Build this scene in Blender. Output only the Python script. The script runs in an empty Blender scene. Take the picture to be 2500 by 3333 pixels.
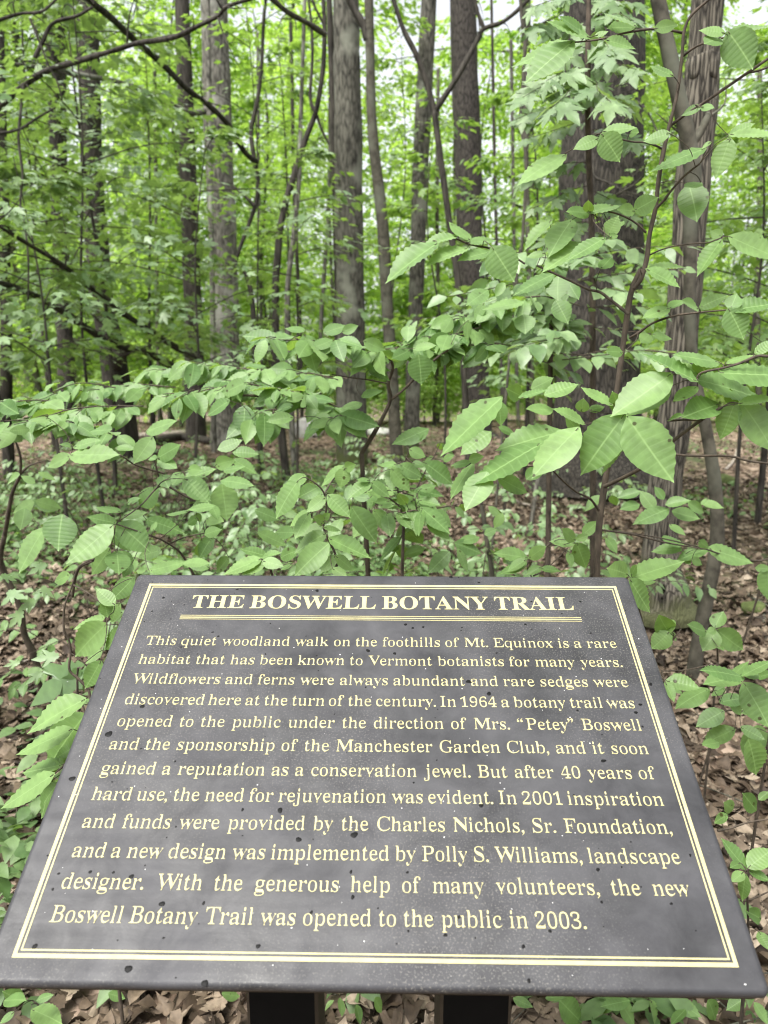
import bpy, math, random
import numpy as np
from mathutils import Vector, Matrix
from mathutils.geometry import tessellate_polygon

# ---------------------------------------------------------------- camera, sky, sun, exposure
S = bpy.context.scene
COL = S.collection
PITCH = math.radians(-11.5)
CAM = np.array([0.0, 0.0, 1.5])
F_SRC = 2400.0                                   # focal length in photo pixels (2500 x 3333)
cd = bpy.data.cameras.new('camera'); cam = bpy.data.objects.new('camera', cd); COL.objects.link(cam)
cam.location = CAM; cam.rotation_euler = (math.radians(90) + PITCH, 0, 0)
cd.sensor_fit = 'VERTICAL'; cd.sensor_height = 36.0; cd.lens = 36.0 * F_SRC / 3333.0
cd.clip_start = 0.05; cd.clip_end = 900
cd.dof.use_dof = True; cd.dof.focus_distance = 1.22; cd.dof.aperture_fstop = 5.6
S.camera = cam

SUN_EL, SUN_AZ = math.radians(62), math.radians(-140)     # azimuth measured from +Y towards +X
W = bpy.data.worlds.new('World'); S.world = W; W.use_nodes = True
nt = W.node_tree; nt.nodes.clear()
o_ = nt.nodes.new('ShaderNodeOutputWorld'); bg = nt.nodes.new('ShaderNodeBackground')
sky = nt.nodes.new('ShaderNodeTexSky'); sky.sky_type = 'NISHITA'; sky.sun_disc = False
sky.sun_elevation = SUN_EL; sky.sun_rotation = SUN_AZ; sky.dust_density = 4.0; sky.air_density = 1.0
hs = nt.nodes.new('ShaderNodeHueSaturation'); hs.inputs['Saturation'].default_value = 0.2
nt.links.new(sky.outputs[0], hs.inputs['Color']); nt.links.new(hs.outputs[0], bg.inputs[0])
bg.inputs[1].default_value = 0.15
nt.links.new(bg.outputs[0], o_.inputs[0])
sl = bpy.data.lights.new('sun', 'SUN'); so = bpy.data.objects.new('sun', sl); COL.objects.link(so)
sl.energy = 2.0; sl.angle = math.radians(30); sl.color = (1.0, 0.97, 0.91)
sd = Vector((math.sin(SUN_AZ) * math.cos(SUN_EL), math.cos(SUN_AZ) * math.cos(SUN_EL), math.sin(SUN_EL)))
so.rotation_euler = sd.to_track_quat('Z', 'Y').to_euler()
S.view_settings.view_transform = 'Standard'; S.view_settings.look = 'None'
S.view_settings.exposure = 1.38; S.view_settings.gamma = 1.0; S.view_settings.use_curve_mapping = False
cy = S.cycles
cy.max_bounces = 6; cy.diffuse_bounces = 3; cy.glossy_bounces = 2; cy.transmission_bounces = 4
cy.transparent_max_bounces = 4; cy.caustics_reflective = False; cy.caustics_refractive = False
cy.use_denoising = True
try: cy.denoiser = 'OPENIMAGEDENOISE'
except Exception: pass
cy.sample_clamp_indirect = 6.0; cy.filter_width = 1.15

# ---------------------------------------------------------------- photo measurements -> places
CROPS = {'P': (0, 0, 1659 / 2500), 'A': (0, 0, 1.3272), 'B': (1250, 0, 1.3272), 'C': (0, 900, 1.3272), 'D': (1250, 900, 1.3272),
         'E': (0, 1800, 1.3272), 'F': (1250, 1800, 1.3272), 'G1': (1400, 1100, 2.765), 'G2': (1900, 1100, 2.765),
         'G3': (1250, 600, 2.5523), 'G4': (1850, 500, 2.5523), 'G5': (700, 1000, 2.37), 'G6': (0, 1200, 2.37),
         'G7': (600, 1400, 2.0738), 'G8': (2000, 1700, 2.765), 'G9': (1600, 0, 1.8433), 'G10': (0, 1700, 2.212),
         'G11': (2200, 2400, 2.37), 'G12': (1250, 1450, 2.0738)}
cp_, sp_ = math.cos(PITCH), math.sin(PITCH)
FWD = np.array([0, cp_, sp_]); UP = np.array([0, -sp_, cp_]); RT = np.array([1.0, 0, 0])
def at(tag, x, y, d):
    """the place seen at that spot of the photo, d metres ahead of the camera"""
    ox, oy, s = CROPS[tag]
    X, Y = ox + x / s, oy + y / s
    return CAM + d * (FWD + RT * ((X - 1250) / F_SRC) + UP * ((1666.5 - Y) / F_SRC))
def ground_z(x, y):
    x = np.asarray(x, float); y = np.asarray(y, float)
    z = 0.05 * np.sin(x * 0.9 + 1.3) * np.cos(y * 0.7) + 0.03 * np.sin(x * 2.3 + y * 1.9)
    z = z * np.clip((y - 1.0) / 3, 0, 1)
    t = np.clip(y - 16.5, 0, None)
    return z - 0.10 * t * t / (t + 6)
def on_ground(tag, x, d):
    p = at(tag, x, 0, d); q = at(tag, x, 1000, d)
    # horizontal position for that column at forward distance d, on the ground
    X = CROPS[tag][0] + x / CROPS[tag][2]
    px = (X - 1250) / F_SRC * d
    return np.array([px, d, float(ground_z(px, d))])

# ---------------------------------------------------------------- object helpers
def nrm(v): return v / np.maximum(np.linalg.norm(v, axis=-1, keepdims=True), 1e-9)
def mesh_obj(name, V, Tris, mat, parent=None, smooth=True, attrs=None, polys=None):
    me = bpy.data.meshes.new(name)
    V = np.asarray(V, np.float32)
    if polys is not None:
        me.from_pydata([tuple(map(float, v)) for v in V], [], polys)
    else:
        Tris = np.asarray(Tris, np.int32)
        me.vertices.add(len(V)); me.vertices.foreach_set('co', V.ravel())
        me.loops.add(Tris.size); me.loops.foreach_set('vertex_index', Tris.ravel())
        k = Tris.shape[1]
        me.polygons.add(len(Tris)); me.polygons.foreach_set('loop_start', np.arange(len(Tris), dtype=np.int32) * k)
    for nm, (typ, dat) in (attrs or {}).items():
        a = me.attributes.new(nm, typ, 'POINT')
        a.data.foreach_set('value' if typ == 'FLOAT' else 'vector', np.asarray(dat, np.float32).ravel())
    me.update(); me.validate()
    me.polygons.foreach_set('use_smooth', np.full(len(me.polygons), smooth))
    me.materials.append(mat)
    ob = bpy.data.objects.new(name, me); COL.objects.link(ob)
    if parent: ob.parent = parent
    return ob
def thing(name, loc, label, cat, group=None):
    o = bpy.data.objects.new(name, None); o.empty_display_size = 0.1; COL.objects.link(o)
    o.location = tuple(map(float, loc)); o['label'] = label; o['category'] = cat
    if group: o['group'] = group
    return o
def tag(o, label, cat, group=None, kind=None):
    if label: o['label'] = label
    if cat: o['category'] = cat
    if group: o['group'] = group
    if kind: o['kind'] = kind
    return o
def copy_thing(o, loc, rotz, scale):
    r = o.copy(); COL.objects.link(r); r.location = tuple(map(float, loc)); r.rotation_euler = (0, 0, rotz); r.scale = (scale,) * 3
    for ch in list(o.children):
        c = ch.copy(); COL.objects.link(c); c.parent = r
    return r

def catmull(P, n):
    P = np.asarray(P, float)
    if len(P) == 2: P = np.array([P[0], P[0] * .67 + P[1] * .33, P[0] * .33 + P[1] * .67, P[1]])
    Q = np.vstack([2 * P[0] - P[1], P, 2 * P[-1] - P[-2]])
    out = []
    for i in range(len(P) - 1):
        a, b, c, d = Q[i:i + 4]
        for t in np.arange(n) / n:
            out.append(0.5 * (2 * b + (c - a) * t + (2 * a - 5 * b + 4 * c - d) * t * t + (3 * b - a - 3 * c + d) * t ** 3))
    out.append(P[-1]); return np.array(out)
class Tubes:
    """grows tapering stems into one surface"""
    def __init__(s): s.V = []; s.F = []; s.n = 0
    def add(s, pts, r0, r1, sides=8, sub=4, bump=0.0, seed=0, rad=None):
        C = catmull(pts, sub); m = len(C)
        if rad is None: R = np.linspace(r0, r1, m)
        else:
            rad = np.asarray(rad, float); R = np.interp(np.linspace(0, 1, m), np.linspace(0, 1, len(rad)), rad)
        T = nrm(np.gradient(C, axis=0))
        ref = np.array([0.31, 0.17, 0.93]) if abs(T[0][2]) < .8 else np.array([1.0, 0.1, 0])
        A = nrm(np.cross(T, ref)); B = np.cross(T, A)
        th = np.arange(sides) / sides * 2 * np.pi
        rng = np.random.default_rng(seed)
        mod = 1.0
        if bump:
            ph = rng.uniform(0, 6.28, 6); zz = np.arange(m)[:, None]
            mod = 1 + bump * (np.sin(2 * th[None] + ph[0] + zz * .21) * .5 + np.sin(3 * th[None] + ph[1] - zz * .33) * .4 + .5 * np.sin(zz * .9 + ph[2])
                              + .35 * np.sin(5 * th[None] + ph[3] + zz * .5))
        rr = R[:, None] * mod * np.ones((m, sides))
        V = C[:, None, :] + rr[..., None] * (np.cos(th)[None, :, None] * A[:, None, :] + np.sin(th)[None, :, None] * B[:, None, :])
        i = np.arange(m - 1)[:, None] * sides; j = np.arange(sides)[None]; k = (j + 1) % sides
        F = np.stack([i + j, i + k, i + sides + k, i + sides + j], -1).reshape(-1, 4) + s.n
        s.V.append(V.reshape(-1, 3)); s.F.append(F); s.n += m * sides
        # tip cap
        s.V.append(C[-1:] + T[-1:] * R[-1] * .6); e = s.n; s.n += 1
        b = e - sides
        cap = np.stack([b + np.arange(sides), b + (np.arange(sides) + 1) % sides, np.full(sides, e), np.full(sides, e)], -1)
        s.caps = getattr(s, 'caps', []); s.caps.append(cap[:, :3])
    def build(s, name, mat, parent=None, origin=None):
        V = np.vstack(s.V)
        if origin is not None: V = V - np.asarray(origin)
        polys = [tuple(map(int, f)) for f in np.vstack(s.F)] + [tuple(map(int, f)) for f in np.vstack(s.caps)]
        return mesh_obj(name, V, None, mat, parent, True, None, polys)

# ---------------------------------------------------------------- leaf shapes
def leaf_pleated(nv=9):
    vv = [0, .025, .08, .18, .32, .46, .60, .74, .85, .93, 1]; hh = [.04, .36, .68, .93, 1, .97, .85, .62, .35, .12, 0]
    us = (-1, -.5, 0, .5, 1); V = []; UV = []
    n = 2 * nv
    for i in range(n + 1):
        v = i / n; h = np.interp(v, vv, hh)
        for u in us:
            ser = 1.0 if (abs(u) < 1 or i % 2 == 0) else .962
            x = u * h * ser
            y = v + .13 * abs(u) * h * (1 - v) + (.010 if abs(u) == 1 and i % 2 == 0 and i < n else 0) - .05 * abs(u) * (1 - v)
            w = .07 * abs(u) * h - (.026 * (i % 2) * (1 if u else 0.25) * min(1, h * 1.6)) - .03 * (abs(u) ** 2) * h
            V.append((x, y, w)); UV.append((u * h, v, 0))
    T = []
    for i in range(n):
        for j in range(4):
            a = i * 5 + j
            T += [(a, a + 1, a + 6), (a, a + 6, a + 5)]
    return np.array(V), np.array(T), np.array(UV)
def leaf_maple():
    half = [(0, 0), (.10, -.05), (.34, .02), (.30, .08), (.62, .14), (.50, .22), (.50, .28), (.80, .42), (1.0, .62), (.78, .56), (.70, .62), (.40, .48), (.30, .50), (.38, .66), (.30, .70), (.18, .84)]
    pts = half + [(0, 1.0)] + [(-x, y) for x, y in half[:0:-1]]
    V = [(0, .38, 0)] + [(x, y, .05 * abs(x) - .05 * x * x - .06 * max(0, abs(x) - .6)) for x, y in pts]
    n = len(pts); T = [(0, 1 + i, 1 + (i + 1) % n) for i in range(n)]
    V = np.array(V); T = np.array(T)[:, [0, 2, 1]]
    return V, T, np.stack([V[:, 0] * .6, V[:, 1], 0 * V[:, 0]], 1)
def leaf_oval():
    V = np.array([(0, 0, 0), (-.85, .28, .05), (0, .30, 0), (.85, .28, .05), (-.92, .55, .04), (0, .58, -.01), (.92, .55, .04), (-.45, .82, 0), (.45, .82, 0), (0, 1, -.05)])
    T = np.array([(0, 2, 1), (0, 3, 2), (1, 2, 5), (1, 5, 4), (2, 3, 6), (2, 6, 5), (4, 5, 7), (5, 6, 8), (5, 9, 7), (5, 8, 9)])
    return V, T, np.stack([V[:, 0], V[:, 1], 0 * V[:, 0]], 1)
def leaf_small():
    V = np.array([(0, 0, 0), (-1, .42, .06), (1, .42, .06), (0, 1, -.03)]); T = np.array([(0, 3, 1), (0, 2, 3)])
    return V, T, np.stack([V[:, 0], V[:, 1], 0 * V[:, 0]], 1)
def leaf_dry():
    V = []; hh = [.05, .6, .95, 1, .7, .3, .02]
    for i, h in enumerate(hh):
        v = i / 6
        for u in (-1, 0, 1): V.append((u * h * (1 + .18 * math.sin(i * 2.4 + u)), v, .20 * abs(u) * h + .10 * math.sin(v * 3.1) + .03 * math.sin(i * 1.9 + u * 2)))
    T = []
    for i in range(6):
        for j in range(2):
            a = i * 3 + j; T += [(a, a + 1, a + 4), (a, a + 4, a + 3)]
    V = np.array(V)
    return V, np.array(T), np.stack([V[:, 0], V[:, 1], 0 * V[:, 0]], 1)
def leaf_lobed_dry():
    V, T, UV = leaf_maple(); V = V.copy()
    V[:, 2] = .10 * np.sin(V[:, 0] * 2.6 + 1) * np.cos(V[:, 1] * 4) + .10 * np.abs(V[:, 0]) ** 2
    return V, T, UV
PLEAT, MAPLE, OVAL, SMALL, DRY = leaf_pleated(), leaf_maple(), leaf_oval(), leaf_small(), leaf_dry()

class Leaves:
    def __init__(s, shape): s.shape = shape; s.rows = []
    def add(s, base, axis, normal, length, width, tint, curl=0.12, twist=0.0):
        base = np.atleast_2d(base); N = len(base)
        f = lambda v: np.broadcast_to(np.asarray(v, float), (N,)).copy()
        axis = np.broadcast_to(np.asarray(axis, float), (N, 3)); normal = np.broadcast_to(np.asarray(normal, float), (N, 3))
        s.rows.append((base, axis, normal, f(length), f(width), f(tint), f(curl), f(twist)))
    def build(s, name, mat, parent=None, origin=None, holes=0.0, seed=1):
        b, a, n, L, Wd, ti, cu, tw = [np.concatenate(z) for z in zip(*s.rows)]
        a = nrm(a); side = nrm(np.cross(a, n)); n = np.cross(side, a)
        V0, T0, UV = s.shape; k = len(V0); N = len(b)
        u, v, w = V0[:, 0], V0[:, 1], V0[:, 2]
        off = w[None] * L[:, None] - cu[:, None] * L[:, None] * (v * v)[None] + tw[:, None] * L[:, None] * (u * v)[None]
        rg = np.random.default_rng(N + 7); cup = rg.uniform(-.07, .09, N); bend = rg.uniform(-.09, .09, N)
        off = off + cup[:, None] * L[:, None] * (u * u * (.4 + v))[None]
        P = (b[:, None] + side[:, None] * (bend[:, None] * L[:, None] * (v * v)[None])[..., None] + a[:, None] * (L[:, None] * v[None])[..., None] + side[:, None] * (.5 * Wd[:, None] * u[None])[..., None] + n[:, None] * off[..., None])
        T = (T0[None] + (np.arange(N) * k)[:, None, None])
        if holes:
            rng = np.random.default_rng(seed)
            keep = rng.random((N, len(T0) // 2)) > holes * (rng.random(N) < .45)[:, None] * 2
            T = T[np.repeat(keep, 2, axis=1)]
        T = T.reshape(-1, 3)
        V = P.reshape(-1, 3)
        if origin is not None: V = V - np.asarray(origin)
        at_ = {'tint': ('FLOAT', np.repeat(ti, k))}
        if k > 20: at_['luv'] = ('FLOAT_VECTOR', np.tile(UV, (N, 1)))
        return mesh_obj(name, V, T, mat, parent, True, at_)
# ---------------------------------------------------------------- materials
def new_mat(name):
    m = bpy.data.materials.new(name); m.use_nodes = True; t = m.node_tree; t.nodes.clear()
    out = t.nodes.new('ShaderNodeOutputMaterial')
    N = lambda typ, **kw: _node(t, typ, kw)
    L = lambda a, b: t.links.new(a, b)
    return m, N, L, out
def _node(t, typ, kw):
    n = t.nodes.new(typ)
    for k, v in kw.items():
        if k.startswith('i_'):
            key = k[2:].replace('_', ' ')
            n.inputs[int(key) if key.isdigit() else key].default_value = v
        else: setattr(n, k, v)
    return n
def ramp(N, stops, interp='LINEAR'):
    r = N('ShaderNodeValToRGB'); e = r.color_ramp; e.interpolation = interp
    while len(e.elements) < len(stops): e.elements.new(0.5)
    for el, (p, c) in zip(e.elements, stops): el.position = p; el.color = (*c, 1)
    return r
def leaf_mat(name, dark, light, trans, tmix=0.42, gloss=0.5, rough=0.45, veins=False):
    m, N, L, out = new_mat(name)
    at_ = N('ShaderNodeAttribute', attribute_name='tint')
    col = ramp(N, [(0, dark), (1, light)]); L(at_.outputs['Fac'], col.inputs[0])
    c = col.outputs[0]
    geo = N('ShaderNodeTexCoord')
    nz = N('ShaderNodeTexNoise', i_Scale=38.0, i_Detail=3.0); L(geo.outputs['Object'], nz.inputs['Vector'])
    mr = N('ShaderNodeMapRange', i_1=0.3, i_2=0.7, i_3=0.82, i_4=1.15); L(nz.outputs[0], mr.inputs[0])
    mul = N('ShaderNodeMix', data_type='RGBA', blend_type='MULTIPLY'); mul.inputs[0].default_value = 1.0
    L(c, mul.inputs[6]); L(mr.outputs[0], mul.inputs[7]); c = mul.outputs[2]
    bumpn = None; bump_h = None
    if veins:
        uv = N('ShaderNodeAttribute', attribute_name='luv')
        sep = N('ShaderNodeSeparateXYZ'); L(uv.outputs['Vector'], sep.inputs[0])
        ab = N('ShaderNodeMath', operation='ABSOLUTE'); L(sep.outputs[0], ab.inputs[0])
        mid = N('ShaderNodeMapRange', i_1=0.015, i_2=0.055, i_3=1.0, i_4=0.0); L(ab.outputs[0], mid.inputs[0])
        fr = N('ShaderNodeMath', operation='MULTIPLY', i_1=9.0); L(sep.outputs[1], fr.inputs[0])
        f2 = N('ShaderNodeMath', operation='PINGPONG', i_1=0.5); L(fr.outputs[0], f2.inputs[0])
        vn = N('ShaderNodeMapRange', i_1=0.0, i_2=0.11, i_3=0.32, i_4=0.0); L(f2.outputs[0], vn.inputs[0])
        mx = N('ShaderNodeMath', operation='MAXIMUM'); L(mid.outputs[0], mx.inputs[0]); L(vn.outputs[0], mx.inputs[1])
        pl = N('ShaderNodeMath', operation='PINGPONG', i_1=0.5); L(fr.outputs[0], pl.inputs[0]); bump_h = pl.outputs[0]
        lite = N('ShaderNodeMix', data_type='RGBA'); L(mx.outputs[0], lite.inputs[0]); L(c, lite.inputs[6])
        lite.inputs[7].default_value = tuple(min(1, 1.18 * q + .012) for q in light) + (1,)
        c = lite.outputs[2]
        vs = N('ShaderNodeTexVoronoi', i_Scale=55.0); L(geo.outputs['Object'], vs.inputs['Vector'])
        vc = N('ShaderNodeSeparateColor'); L(vs.outputs['Color'], vc.inputs[0])
        g1 = N('ShaderNodeMath', operation='GREATER_THAN', i_1=.90); L(vc.outputs[0], g1.inputs[0])
        g2 = N('ShaderNodeMath', operation='LESS_THAN', i_1=.20); L(vs.outputs['Distance'], g2.inputs[0])
        g3 = N('ShaderNodeMath', operation='MULTIPLY'); L(g1.outputs[0], g3.inputs[0]); L(g2.outputs[0], g3.inputs[1])
        sp = N('ShaderNodeMix', data_type='RGBA'); L(g3.outputs[0], sp.inputs[0]); L(c, sp.inputs[6]); sp.inputs[7].default_value = (.035, .03, .012, 1)
        c = sp.outputs[2]
    di = N('ShaderNodeBsdfDiffuse'); L(c, di.inputs[0])
    tr = N('ShaderNodeBsdfTranslucent')
    tc = N('ShaderNodeMix', data_type='RGBA', blend_type='MULTIPLY'); tc.inputs[0].default_value = 1.0
    L(mr.outputs[0], tc.inputs[6]); tc.inputs[7].default_value = (*trans, 1)
    L(tc.outputs[2], tr.inputs[0])
    gl = N('ShaderNodeBsdfGlossy', i_Roughness=rough); gl.inputs[0].default_value = (1, 1, 1, 1)
    if bump_h is not None:
        bn = N('ShaderNodeBump', i_Strength=.4, i_Distance=.0014); L(bump_h, bn.inputs['Height'])
        for q in (di, gl): L(bn.outputs[0], q.inputs['Normal'])
    ad = N('ShaderNodeMixShader', i_0=tmix); L(di.outputs[0], ad.inputs[1]); L(tr.outputs[0], ad.inputs[2])
    fz = N('ShaderNodeLayerWeight', i_Blend=.5)
    fp = N('ShaderNodeMath', operation='POWER', i_1=4.0); L(fz.outputs['Facing'], fp.inputs[0])
    fm = N('ShaderNodeMath', operation='MULTIPLY_ADD', i_1=.45 * gloss, i_2=.05 * gloss); L(fp.outputs[0], fm.inputs[0])
    ms = N('ShaderNodeMixShader'); L(fm.outputs[0], ms.inputs[0]); L(ad.outputs[0], ms.inputs[1]); L(gl.outputs[0], ms.inputs[2])
    L(ms.outputs[0], out.inputs[0]); return m
def bark_mat(name, a, b, stretch=(16, 16, 2.6), ridge=0.6, lichen=None, moss=None, dist=0.012):
    m, N, L, out = new_mat(name)
    tc = N('ShaderNodeTexCoord'); mp = N('ShaderNodeMapping'); mp.inputs['Scale'].default_value = stretch; L(tc.outputs['Object'], mp.inputs[0])
    n1 = N('ShaderNodeTexNoise', i_Scale=1.0, i_Detail=6.0, i_Roughness=.62, i_Distortion=.12); L(mp.outputs[0], n1.inputs['Vector'])
    n2 = N('ShaderNodeTexNoise', i_Scale=2.2, i_Detail=3.0); L(tc.outputs['Object'], n2.inputs['Vector'])
    vo = N('ShaderNodeTexVoronoi', i_Scale=.8, feature='DISTANCE_TO_EDGE'); L(mp.outputs[0], vo.inputs['Vector'])
    r1 = N('ShaderNodeMapRange', i_1=0.0, i_2=0.22); L(vo.outputs[0], r1.inputs[0])
    hgt = N('ShaderNodeMix', i_0=ridge); L(n1.outputs[0], hgt.inputs[2]); L(r1.outputs[0], hgt.inputs[3])
    cr = ramp(N, [(0.32, a), (0.66, b)]); L(hgt.outputs[0], cr.inputs[0])
    c = cr.outputs[0]
    if lichen:
        lr = N('ShaderNodeMapRange', i_1=0.52, i_2=0.66); L(n2.outputs[0], lr.inputs[0])
        lm = N('ShaderNodeMix', data_type='RGBA'); L(lr.outputs[0], lm.inputs[0]); L(c, lm.inputs[6]); lm.inputs[7].default_value = (*lichen, 1); c = lm.outputs[2]
    if moss:
        n3 = N('ShaderNodeTexNoise', i_Scale=5.0, i_Detail=4.0); L(tc.outputs['Object'], n3.inputs['Vector'])
        sp = N('ShaderNodeSeparateXYZ'); L(tc.outputs['Object'], sp.inputs[0])
        zr = N('ShaderNodeMapRange', i_1=0.0, i_2=0.9, i_3=.62, i_4=.05); L(sp.outputs[2], zr.inputs[0])
        sub = N('ShaderNodeMath', operation='ADD'); L(n3.outputs[0], sub.inputs[0]); L(zr.outputs[0], sub.inputs[1])
        mr = N('ShaderNodeMapRange', i_1=.85, i_2=1.0); L(sub.outputs[0], mr.inputs[0])
        mm = N('ShaderNodeMix', data_type='RGBA'); L(mr.outputs[0], mm.inputs[0]); L(c, mm.inputs[6]); mm.inputs[7].default_value = (*moss, 1); c = mm.outputs[2]
    bp = N('ShaderNodeBump', i_Strength=.9, i_Distance=dist); L(hgt.outputs[0], bp.inputs['Height'])
    ps = N('ShaderNodeBsdfPrincipled', i_Roughness=.85); ps.inputs['Specular IOR Level'].default_value = .25
    L(c, ps.inputs['Base Color']); L(bp.outputs[0], ps.inputs['Normal']); L(ps.outputs[0], out.inputs[0]); return m
def plain_mat(name, col, rough=.5, spec=.5):
    m, N, L, out = new_mat(name)
    ps = N('ShaderNodeBsdfPrincipled', i_Roughness=rough); ps.inputs['Specular IOR Level'].default_value = spec
    tc = N('ShaderNodeTexCoord'); nz = N('ShaderNodeTexNoise', i_Scale=60.0, i_Detail=4.0); L(tc.outputs['Object'], nz.inputs['Vector'])
    mr = N('ShaderNodeMapRange', i_1=.3, i_2=.7, i_3=.85, i_4=1.1); L(nz.outputs[0], mr.inputs[0])
    mu = N('ShaderNodeMix', data_type='RGBA', blend_type='MULTIPLY'); mu.inputs[0].default_value = 1; L(mr.outputs[0], mu.inputs[6]); mu.inputs[7].default_value = (*col, 1)
    L(mu.outputs[2], ps.inputs['Base Color']); L(ps.outputs[0], out.inputs[0]); return m

M = {}
M['leaf_hero'] = leaf_mat('pleated_leaf', (.075, .155, .040), (.185, .295, .098), (.30, .48, .06), .36, .42, .45, veins=True)
M['leaf_shrub'] = leaf_mat('shrub_leaf', (.065, .140, .038), (.175, .280, .095), (.28, .46, .06), .36, .42, .45, veins=True)
M['leaf_maple'] = leaf_mat('maple_leaf', (.085, .165, .055), (.215, .315, .140), (.29, .46, .08), .38, .75, .45)
M['leaf_mid'] = leaf_mat('understory_leaf', (.105, .195, .058), (.225, .325, .125), (.33, .54, .07), .42, .45, .45)
M['leaf_far'] = leaf_mat('canopy_leaf', (.13, .235, .050), (.27, .390, .10), (.48, .73, .10), .55, .4, .5)
M['leaf_ground'] = leaf_mat('ground_leaf', (.060, .120, .038), (.150, .230, .090), (.22, .38, .06), .35, .4, .5)
M['bark_grey'] = bark_mat('grey_bark', (.018, .017, .013), (.130, .124, .100), (24, 24, 7.0), .18, lichen=(.19, .195, .155), moss=(.07, .085, .03))
M['bark_pale'] = bark_mat('pale_bark', (.026, .024, .019), (.20, .190, .160), (24, 24, 7), .18, lichen=(.29, .29, .25))
M['bark_dark'] = bark_mat('dark_bark', (.016, .014, .011), (.060, .053, .043), (24, 24, 4.0), .2)
M['bark_brown'] = bark_mat('brown_bark', (.014, .0125, .0105), (.064, .056, .047), (44, 44, 8.0), .45, dist=.012)
M['bark_furrow'] = bark_mat('furrowed_bark', (.022, .019, .015), (.165, .147, .116), (80, 80, 6.5), .45, moss=(.10, .105, .05), dist=.014)
M['bark_smooth'] = bark_mat('smooth_bark', (.030, .027, .020), (.100, .092, .070), (16, 16, 14), .1, lichen=(.115, .12, .09), dist=.004)
M['bark_twig'] = bark_mat('twig_bark', (.028, .023, .017), (.095, .074, .055), (60, 60, 20), .05, dist=.002)
# ground litter
def ground_mat():
    m, N, L, out = new_mat('forest_floor_soil')
    tc = N('ShaderNodeTexCoord')
    v = N('ShaderNodeTexVoronoi', i_Scale=15.0, i_Randomness=1.0); L(tc.outputs['Object'], v.inputs['Vector'])
    sp = N('ShaderNodeSeparateColor'); L(v.outputs['Color'], sp.inputs[0])
    cr = ramp(N, [(0, (.035, .024, .017)), (.35, (.10, .068, .047)), (.7, (.20, .145, .105)), (1, (.34, .26, .20))]); L(sp.outputs[0], cr.inputs[0])
    n = N('ShaderNodeTexNoise', i_Scale=.55, i_Detail=5.0, i_Roughness=.6); L(tc.outputs['Object'], n.inputs['Vector'])
    mr = N('ShaderNodeMapRange', i_1=.5, i_2=.66); L(n.outputs[0], mr.inputs[0])
    mg = N('ShaderNodeMix', data_type='RGBA'); L(mr.outputs[0], mg.inputs[0]); L(cr.outputs[0], mg.inputs[6]); mg.inputs[7].default_value = (.055, .075, .03, 1)
    n2 = N('ShaderNodeTexNoise', i_Scale=22.0, i_Detail=6.0); L(tc.outputs['Object'], n2.inputs['Vector'])
    bp = N('ShaderNodeBump', i_Strength=1.0, i_Distance=.03); L(sp.outputs[1], bp.inputs['Height'])
    bp2 = N('ShaderNodeBump', i_Strength=.6, i_Distance=.02); L(n2.outputs[0], bp2.inputs['Height']); L(bp.outputs[0], bp2.inputs['Normal'])
    ps = N('ShaderNodeBsdfPrincipled', i_Roughness=.9); ps.inputs['Specular IOR Level'].default_value = .2
    L(mg.outputs[2], ps.inputs['Base Color']); L(bp2.outputs[0], ps.inputs['Normal']); L(ps.outputs[0], out.inputs[0]); return m
M['ground'] = ground_mat()
def litter_mat():
    m, N, L, out = new_mat('dry_leaf')
    a = N('ShaderNodeAttribute', attribute_name='tint')
    cr = ramp(N, [(0, (.022, .015, .010)), (.35, (.078, .055, .036)), (.7, (.175, .133, .092)), (1, (.36, .295, .22))]); L(a.outputs['Fac'], cr.inputs[0])
    tc = N('ShaderNodeTexCoord'); nz = N('ShaderNodeTexNoise', i_Scale=70.0, i_Detail=3.0); L(tc.outputs['Object'], nz.inputs['Vector'])
    mr = N('ShaderNodeMapRange', i_1=.3, i_2=.7, i_3=.7, i_4=1.2); L(nz.outputs[0], mr.inputs[0])
    mu = N('ShaderNodeMix', data_type='RGBA', blend_type='MULTIPLY'); mu.inputs[0].default_value = 1; L(cr.outputs[0], mu.inputs[6]); L(mr.outputs[0], mu.inputs[7])
    ps = N('ShaderNodeBsdfPrincipled', i_Roughness=.7); ps.inputs['Specular IOR Level'].default_value = .3
    L(mu.outputs[2], ps.inputs['Base Color']); L(ps.outputs[0], out.inputs[0]); return m
M['litter'] = litter_mat()
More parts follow.
